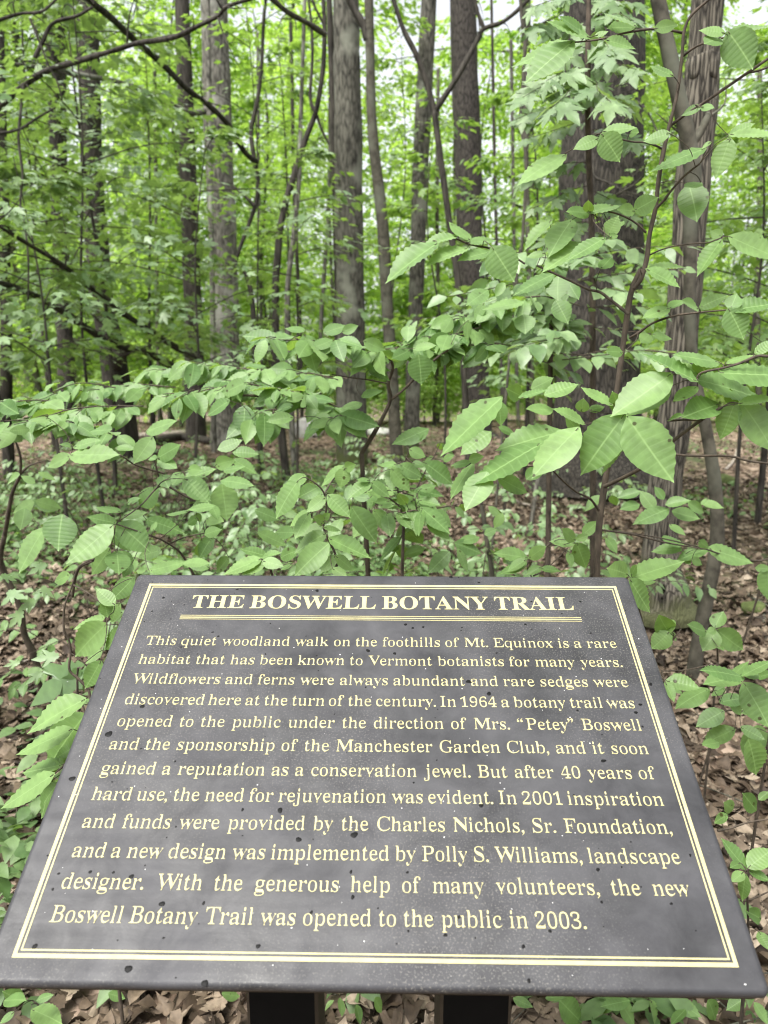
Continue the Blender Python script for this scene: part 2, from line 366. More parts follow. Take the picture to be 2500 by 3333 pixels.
def panel_mat():
    m, N, L, out = new_mat('weathered_panel')
    tc = N('ShaderNodeTexCoord'); O = tc.outputs['Object']
    nz = N('ShaderNodeTexNoise', i_Scale=9.0, i_Detail=6.0, i_Roughness=.6); L(O, nz.inputs['Vector'])
    fine = N('ShaderNodeTexNoise', i_Scale=420.0, i_Detail=3.0, i_Roughness=.7); L(O, fine.inputs['Vector'])
    big = N('ShaderNodeTexNoise', i_Scale=3.2, i_Detail=3.0); L(O, big.inputs['Vector'])
    base = ramp(N, [(.3, (.016, .016, .0175)), (.7, (.045, .0445, .049))]); L(nz.outputs[0], base.inputs[0])
    fr = N('ShaderNodeMapRange', i_1=.55, i_2=.72); L(fine.outputs[0], fr.inputs[0])
    br = N('ShaderNodeMapRange', i_1=.42, i_2=.62); L(big.outputs[0], br.inputs[0])
    f = N('ShaderNodeMath', operation='MULTIPLY'); L(fr.outputs[0], f.inputs[0]); L(br.outputs[0], f.inputs[1])
    f2 = N('ShaderNodeMath', operation='MULTIPLY', i_1=.8); L(f.outputs[0], f2.inputs[0])
    dirt = N('ShaderNodeMix', data_type='RGBA'); L(f2.outputs[0], dirt.inputs[0]); L(base.outputs[0], dirt.inputs[6]); dirt.inputs[7].default_value = (.20, .19, .165, 1)
    # scuffs running along the panel
    mp = N('ShaderNodeMapping'); mp.inputs['Scale'].default_value = (3, 60, 1); L(O, mp.inputs[0])
    sc = N('ShaderNodeTexNoise', i_Scale=1.0, i_Detail=5.0); L(mp.outputs[0], sc.inputs['Vector'])
    rr = N('ShaderNodeMapRange', i_1=.35, i_2=.65, i_3=.40, i_4=.60); L(nz.outputs[0], rr.inputs[0])
    r2 = N('ShaderNodeMapRange', i_1=.4, i_2=.6, i_3=-.03, i_4=.05); L(sc.outputs[0], r2.inputs[0])
    ra = N('ShaderNodeMath', operation='ADD'); L(rr.outputs[0], ra.inputs[0]); L(r2.outputs[0], ra.inputs[1])
    ps = N('ShaderNodeBsdfPrincipled')
    n4 = N('ShaderNodeTexNoise', i_Scale=15.0, i_Detail=7.0, i_Roughness=.68, i_Distortion=.6); L(O, n4.inputs['Vector'])
    s4 = N('ShaderNodeMapRange', i_1=.36, i_2=.66, i_3=.28, i_4=.56); L(n4.outputs[0], s4.inputs[0]); L(s4.outputs[0], ps.inputs['Specular IOR Level'])
    L(dirt.outputs[2], ps.inputs['Base Color']); L(ra.outputs[0], ps.inputs['Roughness'])
    bp = N('ShaderNodeBump', i_Strength=.12, i_Distance=.001); L(fine.outputs[0], bp.inputs['Height']); L(bp.outputs[0], ps.inputs['Normal'])
    L(ps.outputs[0], out.inputs[0]); return m
M['panel'] = panel_mat()
M['cream'] = plain_mat('cream_print', (.45, .405, .195), .5, .3)
M['black_paint'] = plain_mat('black_post_paint', (.003, .003, .003), .7, .08)
M['post_side'] = plain_mat('post_side_wood', (.045, .035, .024), .8, .2)
M['wet'] = plain_mat('dark_water_spot', (.004, .004, .004), .5, .12)
M['pale_speck'] = plain_mat('pale_speck', (.6, .6, .58), .6, .3)
M['stone'] = bark_mat('stone', (.20, .19, .18), (.52, .50, .48), (6, 6, 6), .1, lichen=(.36, .38, .32), dist=.02)
M['mossy'] = bark_mat('mossy_stone', (.05, .065, .02), (.11, .14, .045), (14, 14, 14), .1, dist=.02)
M['log'] = bark_mat('weathered_log', (.20, .17, .14), (.42, .37, .31), (3, 30, 30), .2, dist=.01)
# ---------------------------------------------------------------- the sign
# letter outlines (advance : contours), thousandths of the letter size
REG="0:483:260,-9 207,2 151,33 113,84 89,153 75,236 71,332 75,428 89,511 115,578 152,628 208,660 261,670 312,660 366,628 405,578 431,511 445,427 449,331 445,235 431,153 406,84 366,33 311,2|260,51 310,59 342,84 362,125 378,214 383,331 378,449 362,536 343,577 310,601 261,610 211,601 178,577 158,536 143,449 137,331 143,214 158,125 177,84 210,59;1:483:132,0 132,49 166,49 215,53 236,62 250,80 251,109 213,573 129,503 111,483 93,476 79,481 70,495 73,517 63,545 121,567 207,616 273,664 314,664 314,109 314,84 324,65 343,53 399,49 432,49 432,0;2:483:75,0 61,95 185,235 240,290 281,338 312,381 334,423 347,465 351,512 347,557 327,589 299,607 241,613 168,603 141,574 132,523 133,453 111,459 82,475 69,502 69,545 78,577 95,607 115,633 149,653 179,665 241,670 313,660 372,629 393,598 410,561 416,516 414,485 409,453 378,387 312,303 200,190 108,102 338,102 377,106 399,118 416,139 423,166 428,194 435,194 430,0;3:483:226,-9 163,-6 133,6 100,25 83,48 63,74 47,102 45,133 55,155 76,169 96,174 98,122 117,85 154,63 219,56 265,58 298,68 333,84 357,109 369,144 373,191 364,240 328,278 275,304 190,313 174,313 174,370 193,370 268,379 311,408 340,450 350,506 347,550 328,585 300,606 234,613 178,608 153,593 134,569 131,539 130,470 108,475 78,490 68,515 67,552 81,598 111,635 168,661 239,670 309,660 370,631 391,600 408,563 415,519 408,462 385,415 346,378 294,352 367,328 392,306 413,278 430,239 438,191 432,139 417,96 396,61 373,34 343,15 304,1;4:483:209,0 209,49 193,49 240,52 274,61 302,80 307,116 306,172 54,172 37,228 284,660 370,660 370,233 460,233 460,172 369,172 368,116 373,80 401,61 436,52 482,49 452,49 452,0|70,233 306,233 306,395 307,483 276,573 257,543 234,504 211,465 195,439;6:483:272,-9 228,-1 178,25 138,68 103,129 83,207 80,305 83,379 89,449 107,511 132,564 170,608 213,642 261,662 307,670 361,666 381,656 406,639 421,618 433,594 441,568 441,541 434,518 406,501 380,496 381,551 366,598 347,610 299,615 246,608 213,587 184,552 154,475 173,371 244,395 258,402 301,405 337,400 376,383 404,355 428,316 446,270 451,214 447,152 430,98 402,53 367,18 320,-3|275,52 328,61 363,89 381,136 388,204 383,269 363,314 332,340 267,349 224,345 191,335 141,304 147,190 172,112 213,67;9:483:211,-9 174,-6 141,6 123,23 104,45 82,70 70,95 67,114 73,130 84,142 104,148 115,110 131,78 162,56 216,49 283,60 321,92 351,145 371,221 347,317 293,292 274,273 244,259 215,254 180,260 143,277 117,303 93,341 75,388 69,446 74,509 91,563 121,608 156,642 202,662 246,670 291,661 340,637 381,596 418,536 438,458 440,359 437,285 431,216 413,154 388,99 352,54 311,19 260,-2|241,321 308,326 338,339 366,358 382,383 372,485 349,555 311,595 251,608 195,598 158,569 138,520 131,451 140,379 181,336;A:604:29,0 29,27 30,32 48,45 61,71 75,111 308,694 292,693 530,129 575,51 602,33 618,27 618,0 383,0 383,27 407,32 444,45 464,68 448,121 418,197 152,197 115,105 110,88 104,72 106,47 128,32 184,27 148,27 148,0|168,239 402,239 263,475;B:612:66,0 66,26 91,33 126,48 149,77 153,122 153,549 145,614 127,633 105,645 65,653 65,678 328,678 422,672 471,653 516,622 539,578 548,522 536,450 497,399 415,368 481,349 526,323 555,288 573,246 581,196 573,139 554,90 525,52 476,23 433,6 354,0|229,375 280,375 367,383 421,406 457,448 466,514 460,573 437,614 400,638 322,646 266,643 245,633 231,613 229,582|330,36 414,45 458,73 483,121 490,191 481,262 446,309 388,335 294,344 229,344 229,97 232,68 250,50 275,39;C:648:382,-16 307,-5 229,30 169,84 124,156 92,242 81,340 92,437 123,523 166,594 227,648 309,682 386,693 445,684 532,655 579,648 609,659 624,693 630,693 630,459 626,459 593,542 553,606 492,647 395,660 308,647 249,608 204,544 179,453 172,337 180,228 205,144 253,83 316,47 414,35 482,43 539,67 593,105 641,158 661,132 575,50 472,0;E:611:63,0 63,25 88,30 125,44 149,72 154,116 154,549 149,603 125,634 88,648 66,653 66,678 588,678 588,476 571,476 560,532 542,575 518,605 453,632 345,641 278,638 255,632 236,621 230,578 230,366 288,366 357,375 394,401 416,446 429,514 411,514 411,176 428,176 420,230 412,270 393,299 368,318 330,328 276,331 230,331 230,100 234,70 256,52 290,44 343,41 410,45 482,58 527,79 561,112 590,156 612,213 628,213 587,0;F:559:65,0 65,26 91,34 126,50 149,79 153,125 153,558 148,603 124,630 87,645 63,653 63,678 579,678 579,476 562,476 551,532 535,574 512,605 475,626 409,638 342,642 273,640 243,627 229,593 229,368 283,368 352,377 389,403 413,448 423,516 408,516 408,176 424,176 414,251 390,299 352,324 281,333 229,333 229,120 239,64 260,46 289,35 340,26 340,0;G:703:399,-15 315,-4 231,29 170,82 126,153 94,240 83,341 94,439 125,524 167,595 229,648 308,682 383,693 449,684 538,656 569,649 595,652 607,660 624,693 631,693 631,458 625,458 609,515 583,564 555,604 512,635 464,654 398,660 311,647 252,609 206,544 182,455 175,339 181,243 198,163 230,101 278,55 333,28 410,19 481,24 521,41 547,68 552,106 552,190 547,229 520,254 478,266 452,271 452,295 703,295 703,271 682,266 648,254 626,230 622,191 635,43 517,-1;H:724:65,0 65,26 89,32 126,47 149,75 153,120 153,564 148,605 126,631 89,646 66,653 66,678 318,678 318,653 278,643 255,633 237,618 229,564 229,373 551,373 551,564 544,618 527,633 503,643 462,653 462,678 713,678 713,653 689,646 654,632 631,606 627,564 627,120 631,77 653,49 686,33 713,26 713,0 462,0 462,26 485,32 522,46 546,73 551,120 551,329 229,329 229,120 234,75 256,47 293,32 318,26 318,0;I:360:62,0 62,26 85,34 122,48 148,73 154,112 154,576 149,614 124,637 85,648 62,653 62,678 322,678 322,653 301,648 263,637 236,614 230,576 230,115 238,66 256,50 282,39 324,26 324,0;L:590:65,0 65,26 89,32 126,47 149,75 153,120 153,564 148,606 125,633 88,647 66,653 66,678 330,678 330,653 288,646 260,636 239,620 229,564 229,123 234,70 251,55 274,47 348,41 414,45 485,59 527,83 560,119 587,167 609,230 625,230 587,0;M:877:63,0 63,26 79,32 104,47 114,74 114,118 133,569 146,619 128,634 105,644 64,653 64,678 233,678 472,212 670,678 877,678 877,653 853,645 820,630 797,604 792,563 792,127 799,64 817,45 839,35 876,26 876,0 631,0 631,26 671,37 695,48 712,66 719,124 677,594 428,0 444,0 157,579 155,119 155,72 165,44 193,31 210,26 210,0;N:683:637,-16 159,521 157,117 157,73 166,46 190,32 206,26 206,0 69,0 69,26 95,35 109,45 114,62 116,117 132,578 79,645 55,653 69,678 196,678 582,251 585,562 582,617 577,632 563,643 535,653 535,678 672,678 672,653 658,647 634,633 626,605 626,561 627,-16;O:727:388,-16 331,-9 266,11 212,43 170,86 136,138 109,199 90,267 83,339 90,411 109,479 136,539 168,592 212,635 269,667 335,687 395,694 453,687 516,668 570,636 613,594 646,542 674,481 693,413 700,339 693,267 674,199 647,138 614,86 570,43 514,11 447,-9|394,18 477,31 531,69 577,134 600,223 607,339 602,436 586,516 554,579 508,624 458,651 387,660 304,647 250,609 205,544 181,455 174,339 179,243 196,163 228,100 275,54 323,27;P:578:65,0 65,26 89,32 126,47 149,75 153,120 153,564 148,605 126,631 89,646 66,653 66,678 318,678 428,672 476,655 516,628 541,592 560,547 567,494 560,441 542,396 516,358 478,329 422,312 360,306 229,306 229,120 234,75 256,47 293,32 318,26 318,0|229,342 300,342 388,351 438,376 469,422 477,490 471,558 446,605 405,633 322,642 274,639 250,631 232,616 229,593;R:654:65,0 65,26 89,32 126,47 149,75 153,120 153,564 148,605 126,631 89,646 66,653 66,678 323,678 438,667 523,634 551,599 571,554 579,498 565,425 526,370 439,333 604,75 644,38 666,29 712,26 673,26 673,0 545,0 341,316 229,316 229,120 234,75 256,47 293,32 318,26 318,0|229,348 303,348 395,357 450,385 485,432 494,500 489,551 473,591 439,619 398,636 334,642 279,639 250,629 232,609 229,574;S:540:78,-16 78,235 92,235 116,140 148,74 200,35 293,22 358,30 400,54 429,89 442,133 438,174 410,209 359,238 265,284 196,329 152,376 126,430 109,494 104,551 116,600 144,639 187,669 238,688 275,694 342,687 420,667 434,664 447,662 468,670 477,694 491,694 491,475 480,475 467,528 447,573 424,610 390,639 349,656 289,662 233,655 196,635 169,604 158,566 159,530 176,501 210,476 259,451 355,406 406,377 441,347 463,315 479,280 490,242 498,198 499,138 484,86 451,43 402,12 342,-8 286,-15 248,-12 201,1 162,14 125,18 102,11 91,-16;T:585:179,0 179,26 205,31 244,46 269,75 274,120 274,645 222,645 136,634 85,601 53,546 43,473 25,473 25,678 605,678 605,472 586,472 576,534 556,583 524,617 477,638 400,645 350,645 350,120 355,73 380,45 418,31 446,26 446,0;V:592:358,-19 108,567 70,626 34,644 6,653 21,678 272,678 272,653 261,651 226,644 195,630 185,610 198,563 385,213 521,562 535,609 536,630 524,643 487,653 487,678 616,678 616,653 615,649 595,637 581,612 566,570 340,-19;W:846:296,-16 90,585 57,636 30,648 19,653 19,678 227,678 227,653 186,643 173,631 167,611 178,555 332,228 470,525 468,594 453,623 424,640 391,648 383,653 383,678 612,678 612,653 591,649 559,635 543,613 552,575 706,247 807,550 823,605 825,627 815,641 792,649 791,653 791,678 887,678 901,653 890,644 875,627 853,565 663,-16 679,-16 470,460 241,-16;Y:589:193,0 193,26 219,32 254,47 277,75 281,120 281,266 111,576 81,617 48,639 21,648 22,652 22,678 266,678 266,652 291,652 215,644 199,633 190,620 202,583 370,336 499,545 519,580 531,607 528,632 505,647 444,652 481,652 481,678 612,678 612,652 610,646 594,632 564,583 377,303 357,120 362,75 384,47 421,32 446,26 446,0;a:476:379,-15 360,-8 342,15 298,52 226,16 180,-6 142,-13 122,-6 93,17 79,51 71,94 74,135 88,172 111,203 189,244 322,283 332,359 326,395 304,421 275,435 220,440 156,432 136,408 142,382 147,363 149,344 149,320 148,301 135,288 115,284 97,289 85,303 83,324 82,352 81,385 88,415 119,439 163,458 188,470 241,474 311,464 366,435 392,385 399,313 396,93 406,59 429,51 477,62 460,41 408,-1|225,50 283,61 331,94 296,252 213,225 160,183 138,125 141,83 171,58;b:499:103,-17 103,578 102,616 89,638 66,649 54,654 54,678 167,678 206,415 267,448 300,467 329,474 359,467 396,445 423,411 448,365 464,310 470,247 465,175 450,112 424,59 383,19 326,-7 286,-15 230,-1 156,42 76,-17|272,21 320,27 349,44 374,73 395,141 404,238 399,318 380,374 339,406 286,417 230,413 201,402 176,383 166,360 167,102 174,57 198,30;c:406:232,-15 199,-7 155,16 124,53 97,101 77,159 67,223 71,292 87,353 112,403 159,442 218,467 260,475 303,467 353,444 379,409 385,365 384,340 383,321 370,308 352,304 335,312 321,335 321,373 321,389 320,404 300,433 252,442 190,424 149,370 132,279 136,183 165,114 202,82 241,63 304,57 356,70 404,107 414,90 352,32 282,-3;d:512:208,-15 180,-7 143,16 114,52 89,99 74,156 69,219 73,291 90,354 117,405 148,443 188,466 217,474 244,468 274,449 332,417 372,597 368,623 346,641 314,650 304,654 304,678 433,678 433,112 435,81 447,61 465,48 484,41 484,16 438,8 374,-15 332,58 270,17 235,-7|241,42 278,47 338,62 359,84 373,113 372,360 362,383 337,402 308,414 245,418 196,406 159,372 142,313 135,228 140,146 157,87 194,53;e:416:229,-15 195,-7 153,16 123,52 96,102 77,163 70,234 74,300 85,358 108,406 148,443 200,466 234,474 269,468 318,449 356,417 377,374 387,321 385,258 379,247 134,247 139,181 154,129 186,92 227,70 297,63 337,70 372,92 402,128 420,108 355,40 279,-1|136,286 329,286 327,320 320,375 305,413 283,435 230,442 186,427 152,380 138,303;f:295:64,0 64,24 97,33 113,52 118,109 117,412 66,412 66,462 117,462 116,526 122,596 152,649 207,681 259,692 293,685 340,664 365,632 366,595 363,567 361,546 350,533 334,529 315,533 303,544 302,560 301,582 310,626 310,635 309,644 302,656 268,660 221,655 202,640 185,581 181,462 261,462 261,412 181,412 180,97 183,60 204,38 239,28 255,24 255,0;g:452:217,-209 148,-202 90,-181 54,-149 39,-111 45,-81 72,-57 124,-38 96,-15 82,13 77,45 74,80 79,110 105,138 165,164 111,200 77,251 69,316 74,360 87,399 110,430 147,454 193,469 234,474 279,469 334,453 430,453 430,399 369,399 392,354 398,303 393,262 381,225 358,195 328,172 290,158 256,153 234,154 211,155 183,151 162,141 142,125 130,106 140,81 210,73 261,73 332,70 367,60 399,43 414,19 423,-14 442,-55 451,-100 431,-137 393,-168 309,-199|234,185 282,193 314,217 329,257 333,314 325,371 316,411 288,434 234,442 188,434 157,411 140,371 134,314 141,257 157,217 188,193|239,-173 330,-165 383,-140 403,-98 400,-76 382,-62 353,-54 305,-51 132,-51 103,-77 91,-108 100,-133 128,-154 171,-168;h:527:69,0 69,24 79,28 101,38 116,56 117,83 117,594 116,621 103,639 82,650 70,655 70,678 181,678 220,397 290,440 331,465 362,474 390,468 417,449 432,417 447,372 453,315 453,83 454,56 467,39 488,28 499,24 499,0 343,0 343,24 322,24 357,31 385,50 390,83 389,323 378,384 361,399 300,404 239,391 183,350 181,83 181,56 194,39 214,28 226,24 226,0;i:274:150,539 131,544 117,561 115,585 115,614 115,644 117,668 132,685 150,690 169,685 184,668 185,644 185,614 185,585 183,561 169,544|69,0 69,24 76,29 101,38 116,55 118,83 117,375 116,406 103,424 80,433 72,437 73,462 182,462 181,83 182,56 195,39 216,29 226,24 226,0;j:290:158,541 139,546 125,562 123,587 123,616 124,646 125,670 140,687 158,692 177,687 192,670 194,646 194,616 194,587 192,563 177,547|53,-209 28,-206 1,-195 -26,-179 -49,-157 -55,-132 -54,-104 -53,-79 -52,-60 -40,-47 -22,-43 -3,-47 9,-58 10,-76 10,-98 3,-130 -2,-153 9,-169 46,-174 99,-168 117,-149 131,-80 134,372 133,404 116,424 88,434 75,438 75,462 198,462 199,-32 196,-86 185,-130 164,-165 106,-198;k:496:68,0 68,24 78,29 102,39 116,56 117,83 118,592 103,640 82,649 72,654 73,678 181,678 220,251 342,369 365,393 379,414 371,431 311,437 348,437 348,462 472,462 472,437 451,423 403,387 310,311 479,51 513,31 532,24 518,0 356,0 356,24 323,24 390,30 398,47 386,73 242,219 185,200 181,83 181,56 195,39 216,29 226,24 226,0;l:276:69,0 69,24 76,29 101,38 116,55 118,83 118,592 105,639 86,650 72,654 72,678 182,678 181,83 182,56 195,39 216,29 226,24 226,0;m:767:69,0 69,24 79,28 101,38 116,56 117,83 118,377 117,404 102,423 82,434 70,438 70,462 176,462 218,394 288,438 328,465 353,474 384,465 418,436 477,389 549,436 592,465 622,474 650,468 676,449 691,417 706,372 712,315 712,83 712,56 724,39 744,28 756,24 756,0 604,0 604,24 616,28 636,39 648,57 648,83 648,323 637,384 620,399 560,404 502,391 447,353 445,83 445,57 457,39 477,28 488,24 488,0 339,0 339,24 351,28 371,39 383,57 383,83 383,323 373,384 356,399 295,404 235,391 181,350 180,83 180,57 191,40 211,29 222,24 222,0;n:527:69,0 69,24 79,28 101,38 116,56 117,83 118,377 118,404 103,423 82,434 70,438 70,462 178,462 220,398 289,440 331,466 362,474 390,468 417,449 432,417 447,372 453,315 453,83 454,56 467,39 488,28 499,24 499,0 343,0 343,24 322,24 357,31 385,50 390,83 389,323 378,384 361,399 300,404 239,391 183,350 181,83 181,56 194,39 214,28 226,24 226,0;o:465:251,-15 209,-7 152,17 111,55 87,105 72,163 67,229 72,296 87,356 111,405 152,443 208,466 250,474 292,466 348,443 390,406 414,357 428,298 433,229 428,161 414,102 390,53 349,16 293,-7|251,17 301,27 336,58 358,121 365,229 357,339 334,403 299,435 251,445 201,434 167,403 144,338 135,230 144,122 166,58 201,27;p:514:68,-207 53,-184 87,-175 116,-150 118,-95 118,362 116,400 103,422 85,433 71,439 71,462 171,462 213,391 280,438 317,466 343,475 372,467 408,444 436,407 462,360 476,302 481,238 477,169 462,108 435,56 405,18 366,-7 338,-15 312,-8 280,13 220,48 180,-86 185,-147 200,-165 221,-175 252,-183 252,-207|305,42 354,54 391,88 409,148 415,230 411,310 395,369 359,403 296,414 234,398 181,350 180,102 202,69 231,49;q:504:302,-207 302,-183 315,-179 349,-170 370,-152 373,-124 333,43 273,11 240,-8 211,-14 182,-7 144,15 117,50 91,96 75,151 69,214 73,286 90,349 116,402 158,442 213,467 253,475 293,461 383,419 463,477 437,477 436,-124 438,-151 452,-169 474,-179 485,-183 485,-207|253,44 310,48 338,59 363,77 373,100 373,359 365,403 341,430 258,439 207,427 167,389 144,324 135,232 140,149 159,90 199,56;r:398:69,0 69,24 76,29 101,38 116,55 118,83 117,375 115,406 101,425 79,433 72,437 73,462 177,462 217,375 282,417 302,449 327,468 347,474 371,469 384,453 385,428 392,396 398,370 399,349 387,336 369,331 351,334 343,344 331,372 314,383 281,387 243,380 203,360 186,327 182,286 182,83 185,55 206,38 237,28 252,24 252,0;s:398:225,-15 196,-9 144,9 109,13 89,7 76,-13 62,-13 62,157 79,157 92,101 119,58 153,31 209,22 253,26 278,40 297,60 305,87 296,125 255,156 182,193 142,221 119,252 104,288 88,328 84,386 117,433 172,465 210,475 237,471 286,458 307,456 317,454 332,459 343,475 355,475 355,330 340,330 325,378 301,413 270,434 222,441 185,437 161,426 145,408 137,386 138,364 148,346 195,315 262,282 300,255 323,226 335,189 351,141 354,76 320,27 263,-5;t:316:184,-14 157,-7 131,16 120,53 112,106 111,415 72,415 66,446 148,550 196,631 198,631 198,462 267,462 267,415 176,415 175,122 184,76 196,64 251,60 283,73 307,111 330,98 279,36 215,-2;u:518:195,-15 166,-5 133,26 115,75 107,144 107,369 106,399 94,421 72,433 59,438 59,462 172,462 172,110 175,87 191,69 212,57 264,53 323,64 376,98 379,369 377,401 364,422 340,434 324,438 324,462 443,462 442,104 443,76 460,58 485,49 494,44 494,19 446,11 382,-15 340,60 280,29 257,5 225,-10;v:424:254,-15 99,369 70,419 50,432 38,437 38,462 202,462 202,438 232,438 160,431 150,411 153,399 235,182 353,376 364,405 354,430 345,438 345,462 412,462 427,439 419,430 409,415 365,362 196,-15;w:601:222,-15 66,394 41,424 16,437 26,462 164,462 164,437 136,431 128,411 131,396 138,376 208,189 353,350 339,396 310,430 278,439 292,462 439,462 439,437 408,430 399,411 401,401 402,390 500,210 570,381 579,410 579,422 574,430 565,439 565,462 628,462 628,439 636,435 627,424 591,384 411,-15 466,-15 332,293 167,-15;x:441:49,0 34,22 60,44 95,84 204,203 103,392 64,424 37,437 48,462 209,462 209,438 180,433 168,417 181,387 273,306 336,382 350,400 358,415 360,425 354,432 341,438 341,462 421,462 436,441 413,421 375,378 274,274 394,54 423,32 446,23 433,0 273,0 273,24 297,29 310,36 318,45 314,64 299,88 205,170 143,91 126,69 113,51 119,29 170,22 133,22 133,0;y:415:78,-209 60,-203 43,-186 31,-159 20,-125 21,-101 24,-79 36,-64 53,-59 72,-63 83,-73 83,-91 82,-113 81,-121 80,-130 94,-143 128,-147 148,-138 170,-110 193,-66 248,-7 94,373 77,410 49,428 10,437 35,437 35,462 199,462 199,437 168,431 156,423 149,409 151,397 157,382 276,177 343,359 354,387 359,408 360,422 353,431 342,437 342,462 406,462 422,437 418,432 407,418 364,361 199,-36 155,-143 135,-174 125,-195 106,-205"
BOLD="A:650:-13,0 -13,27 14,32 35,45 54,71 73,111 307,694 334,693 572,129 612,51 633,33 660,27 660,0 341,0 341,27 386,32 413,45 422,68 406,121 376,197 154,197 117,105 113,88 111,72 119,47 143,32 184,27 190,27 190,0|169,239 360,239 263,475;B:659:24,0 24,26 67,33 93,48 107,77 111,122 111,549 103,614 92,633 76,645 23,653 23,678 328,678 422,672 496,653 548,622 580,578 590,522 572,450 518,399 427,368 498,349 552,323 592,288 615,246 623,196 615,139 592,90 553,52 499,23 433,6 354,0|271,375 280,375 348,383 392,406 416,448 424,514 418,573 401,614 370,638 322,646 294,643 280,633 273,613 271,582|330,36 385,45 422,73 441,121 448,191 439,262 413,309 365,335 294,344 271,344 271,97 274,68 284,50 301,39;E:658:21,0 21,25 66,30 93,44 107,72 112,116 112,549 107,603 93,634 66,648 24,653 24,678 594,678 594,476 571,476 559,532 537,575 507,605 440,632 345,641 298,638 285,632 277,621 272,578 272,366 288,366 346,375 386,401 412,446 429,514 453,514 453,176 428,176 420,230 407,270 386,299 359,318 322,328 276,331 272,331 272,100 276,70 286,52 307,44 343,41 410,45 467,58 513,79 552,112 585,156 612,213 640,213 599,0;H:779:23,0 23,26 66,32 93,47 107,75 111,120 111,564 106,605 93,631 66,646 24,653 24,678 360,678 360,653 304,643 288,633 278,618 271,564 271,373 509,373 509,564 502,618 493,633 477,643 420,653 420,678 755,678 755,653 712,646 686,632 673,606 669,564 669,120 673,77 687,49 712,33 755,26 755,0 420,0 420,26 463,32 490,46 504,73 509,120 509,329 271,329 271,120 276,75 289,47 316,32 360,26 360,0;I:388:20,0 20,26 63,34 91,48 107,73 112,112 112,576 107,614 94,637 67,648 20,653 20,678 364,678 364,653 319,648 292,637 277,614 272,576 272,115 279,66 289,50 307,39 366,26 366,0;L:635:23,0 23,26 66,32 93,47 107,75 111,120 111,564 106,606 93,633 66,647 24,653 24,678 372,678 372,653 310,646 291,636 280,620 271,564 271,123 276,70 284,55 298,47 348,41 414,45 469,59 513,83 551,119 582,167 609,230 636,230 598,0;N:735:600,-16 159,521 159,117 163,73 177,46 203,32 248,26 248,0 27,0 27,26 81,35 96,45 106,62 113,117 113,578 54,645 27,653 27,678 233,678 582,251 582,562 575,617 565,632 549,643 493,653 493,678 714,678 714,653 671,647 645,633 632,605 628,561 628,-16;O:782:388,-16 317,-9 251,11 192,43 141,86 98,138 67,199 48,267 41,339 48,411 67,479 99,539 141,592 193,635 254,667 321,687 395,694 466,687 532,668 591,636 642,594 684,542 716,481 735,413 742,339 735,267 716,199 684,138 641,86 589,43 529,11 461,-9|394,18 456,31 503,69 538,134 558,223 565,339 560,436 544,516 518,579 482,624 438,651 387,660 325,647 278,609 243,544 223,455 216,339 221,243 237,163 264,100 300,54 343,27;R:704:23,0 23,26 66,32 93,47 107,75 111,120 111,564 106,605 93,631 66,646 24,653 24,678 323,678 454,667 547,634 588,599 613,554 621,498 604,425 553,370 469,333 643,75 674,38 690,29 712,26 715,26 715,0 504,0 300,316 271,316 271,120 276,75 289,47 316,32 360,26 360,0|271,348 303,348 370,357 417,385 443,432 452,500 447,551 433,591 410,619 376,636 334,642 301,639 282,629 274,609 271,574;S:581:64,-16 64,235 93,235 123,140 166,74 222,35 293,22 344,30 383,54 407,89 415,133 406,174 379,209 335,238 242,284 167,329 115,376 84,430 74,494 81,551 100,600 131,639 172,669 220,688 275,694 342,687 420,667 434,664 446,662 467,670 477,694 505,694 505,475 480,475 462,528 437,573 406,610 370,639 330,656 289,662 243,655 208,635 185,604 178,566 185,530 204,501 236,476 281,451 377,406 431,377 473,347 502,315 521,280 532,242 535,198 527,138 505,86 468,43 418,12 357,-8 286,-15 236,-12 187,1 147,14 126,18 103,11 91,-16;T:630:137,0 137,26 183,31 212,46 227,75 232,120 232,645 222,645 151,634 97,601 61,546 43,473 16,473 16,678 611,678 611,472 586,472 573,534 548,583 511,617 462,638 400,645 392,645 392,120 397,73 412,45 440,31 488,26 488,0;W:910:254,-16 48,585 23,636 4,648 -23,653 -23,678 269,678 269,653 223,643 213,631 209,611 220,555 332,228 448,525 426,594 414,623 398,640 375,648 341,653 341,678 654,678 654,653 616,649 593,635 585,613 594,575 706,247 805,550 817,605 813,627 801,641 780,649 749,653 749,678 929,678 929,653 904,644 885,627 856,565 664,-16 637,-16 470,460 283,-16;Y:634:151,0 151,26 195,32 221,47 235,75 239,120 239,266 69,576 44,617 21,639 1,648 -20,652 -20,678 308,678 308,652 291,652 248,644 236,633 232,620 244,583 370,336 496,545 513,580 519,607 511,632 486,647 444,652 439,652 439,678 654,678 654,652 630,646 609,632 570,583 399,303 399,120 404,75 417,47 444,32 488,26 488,0"
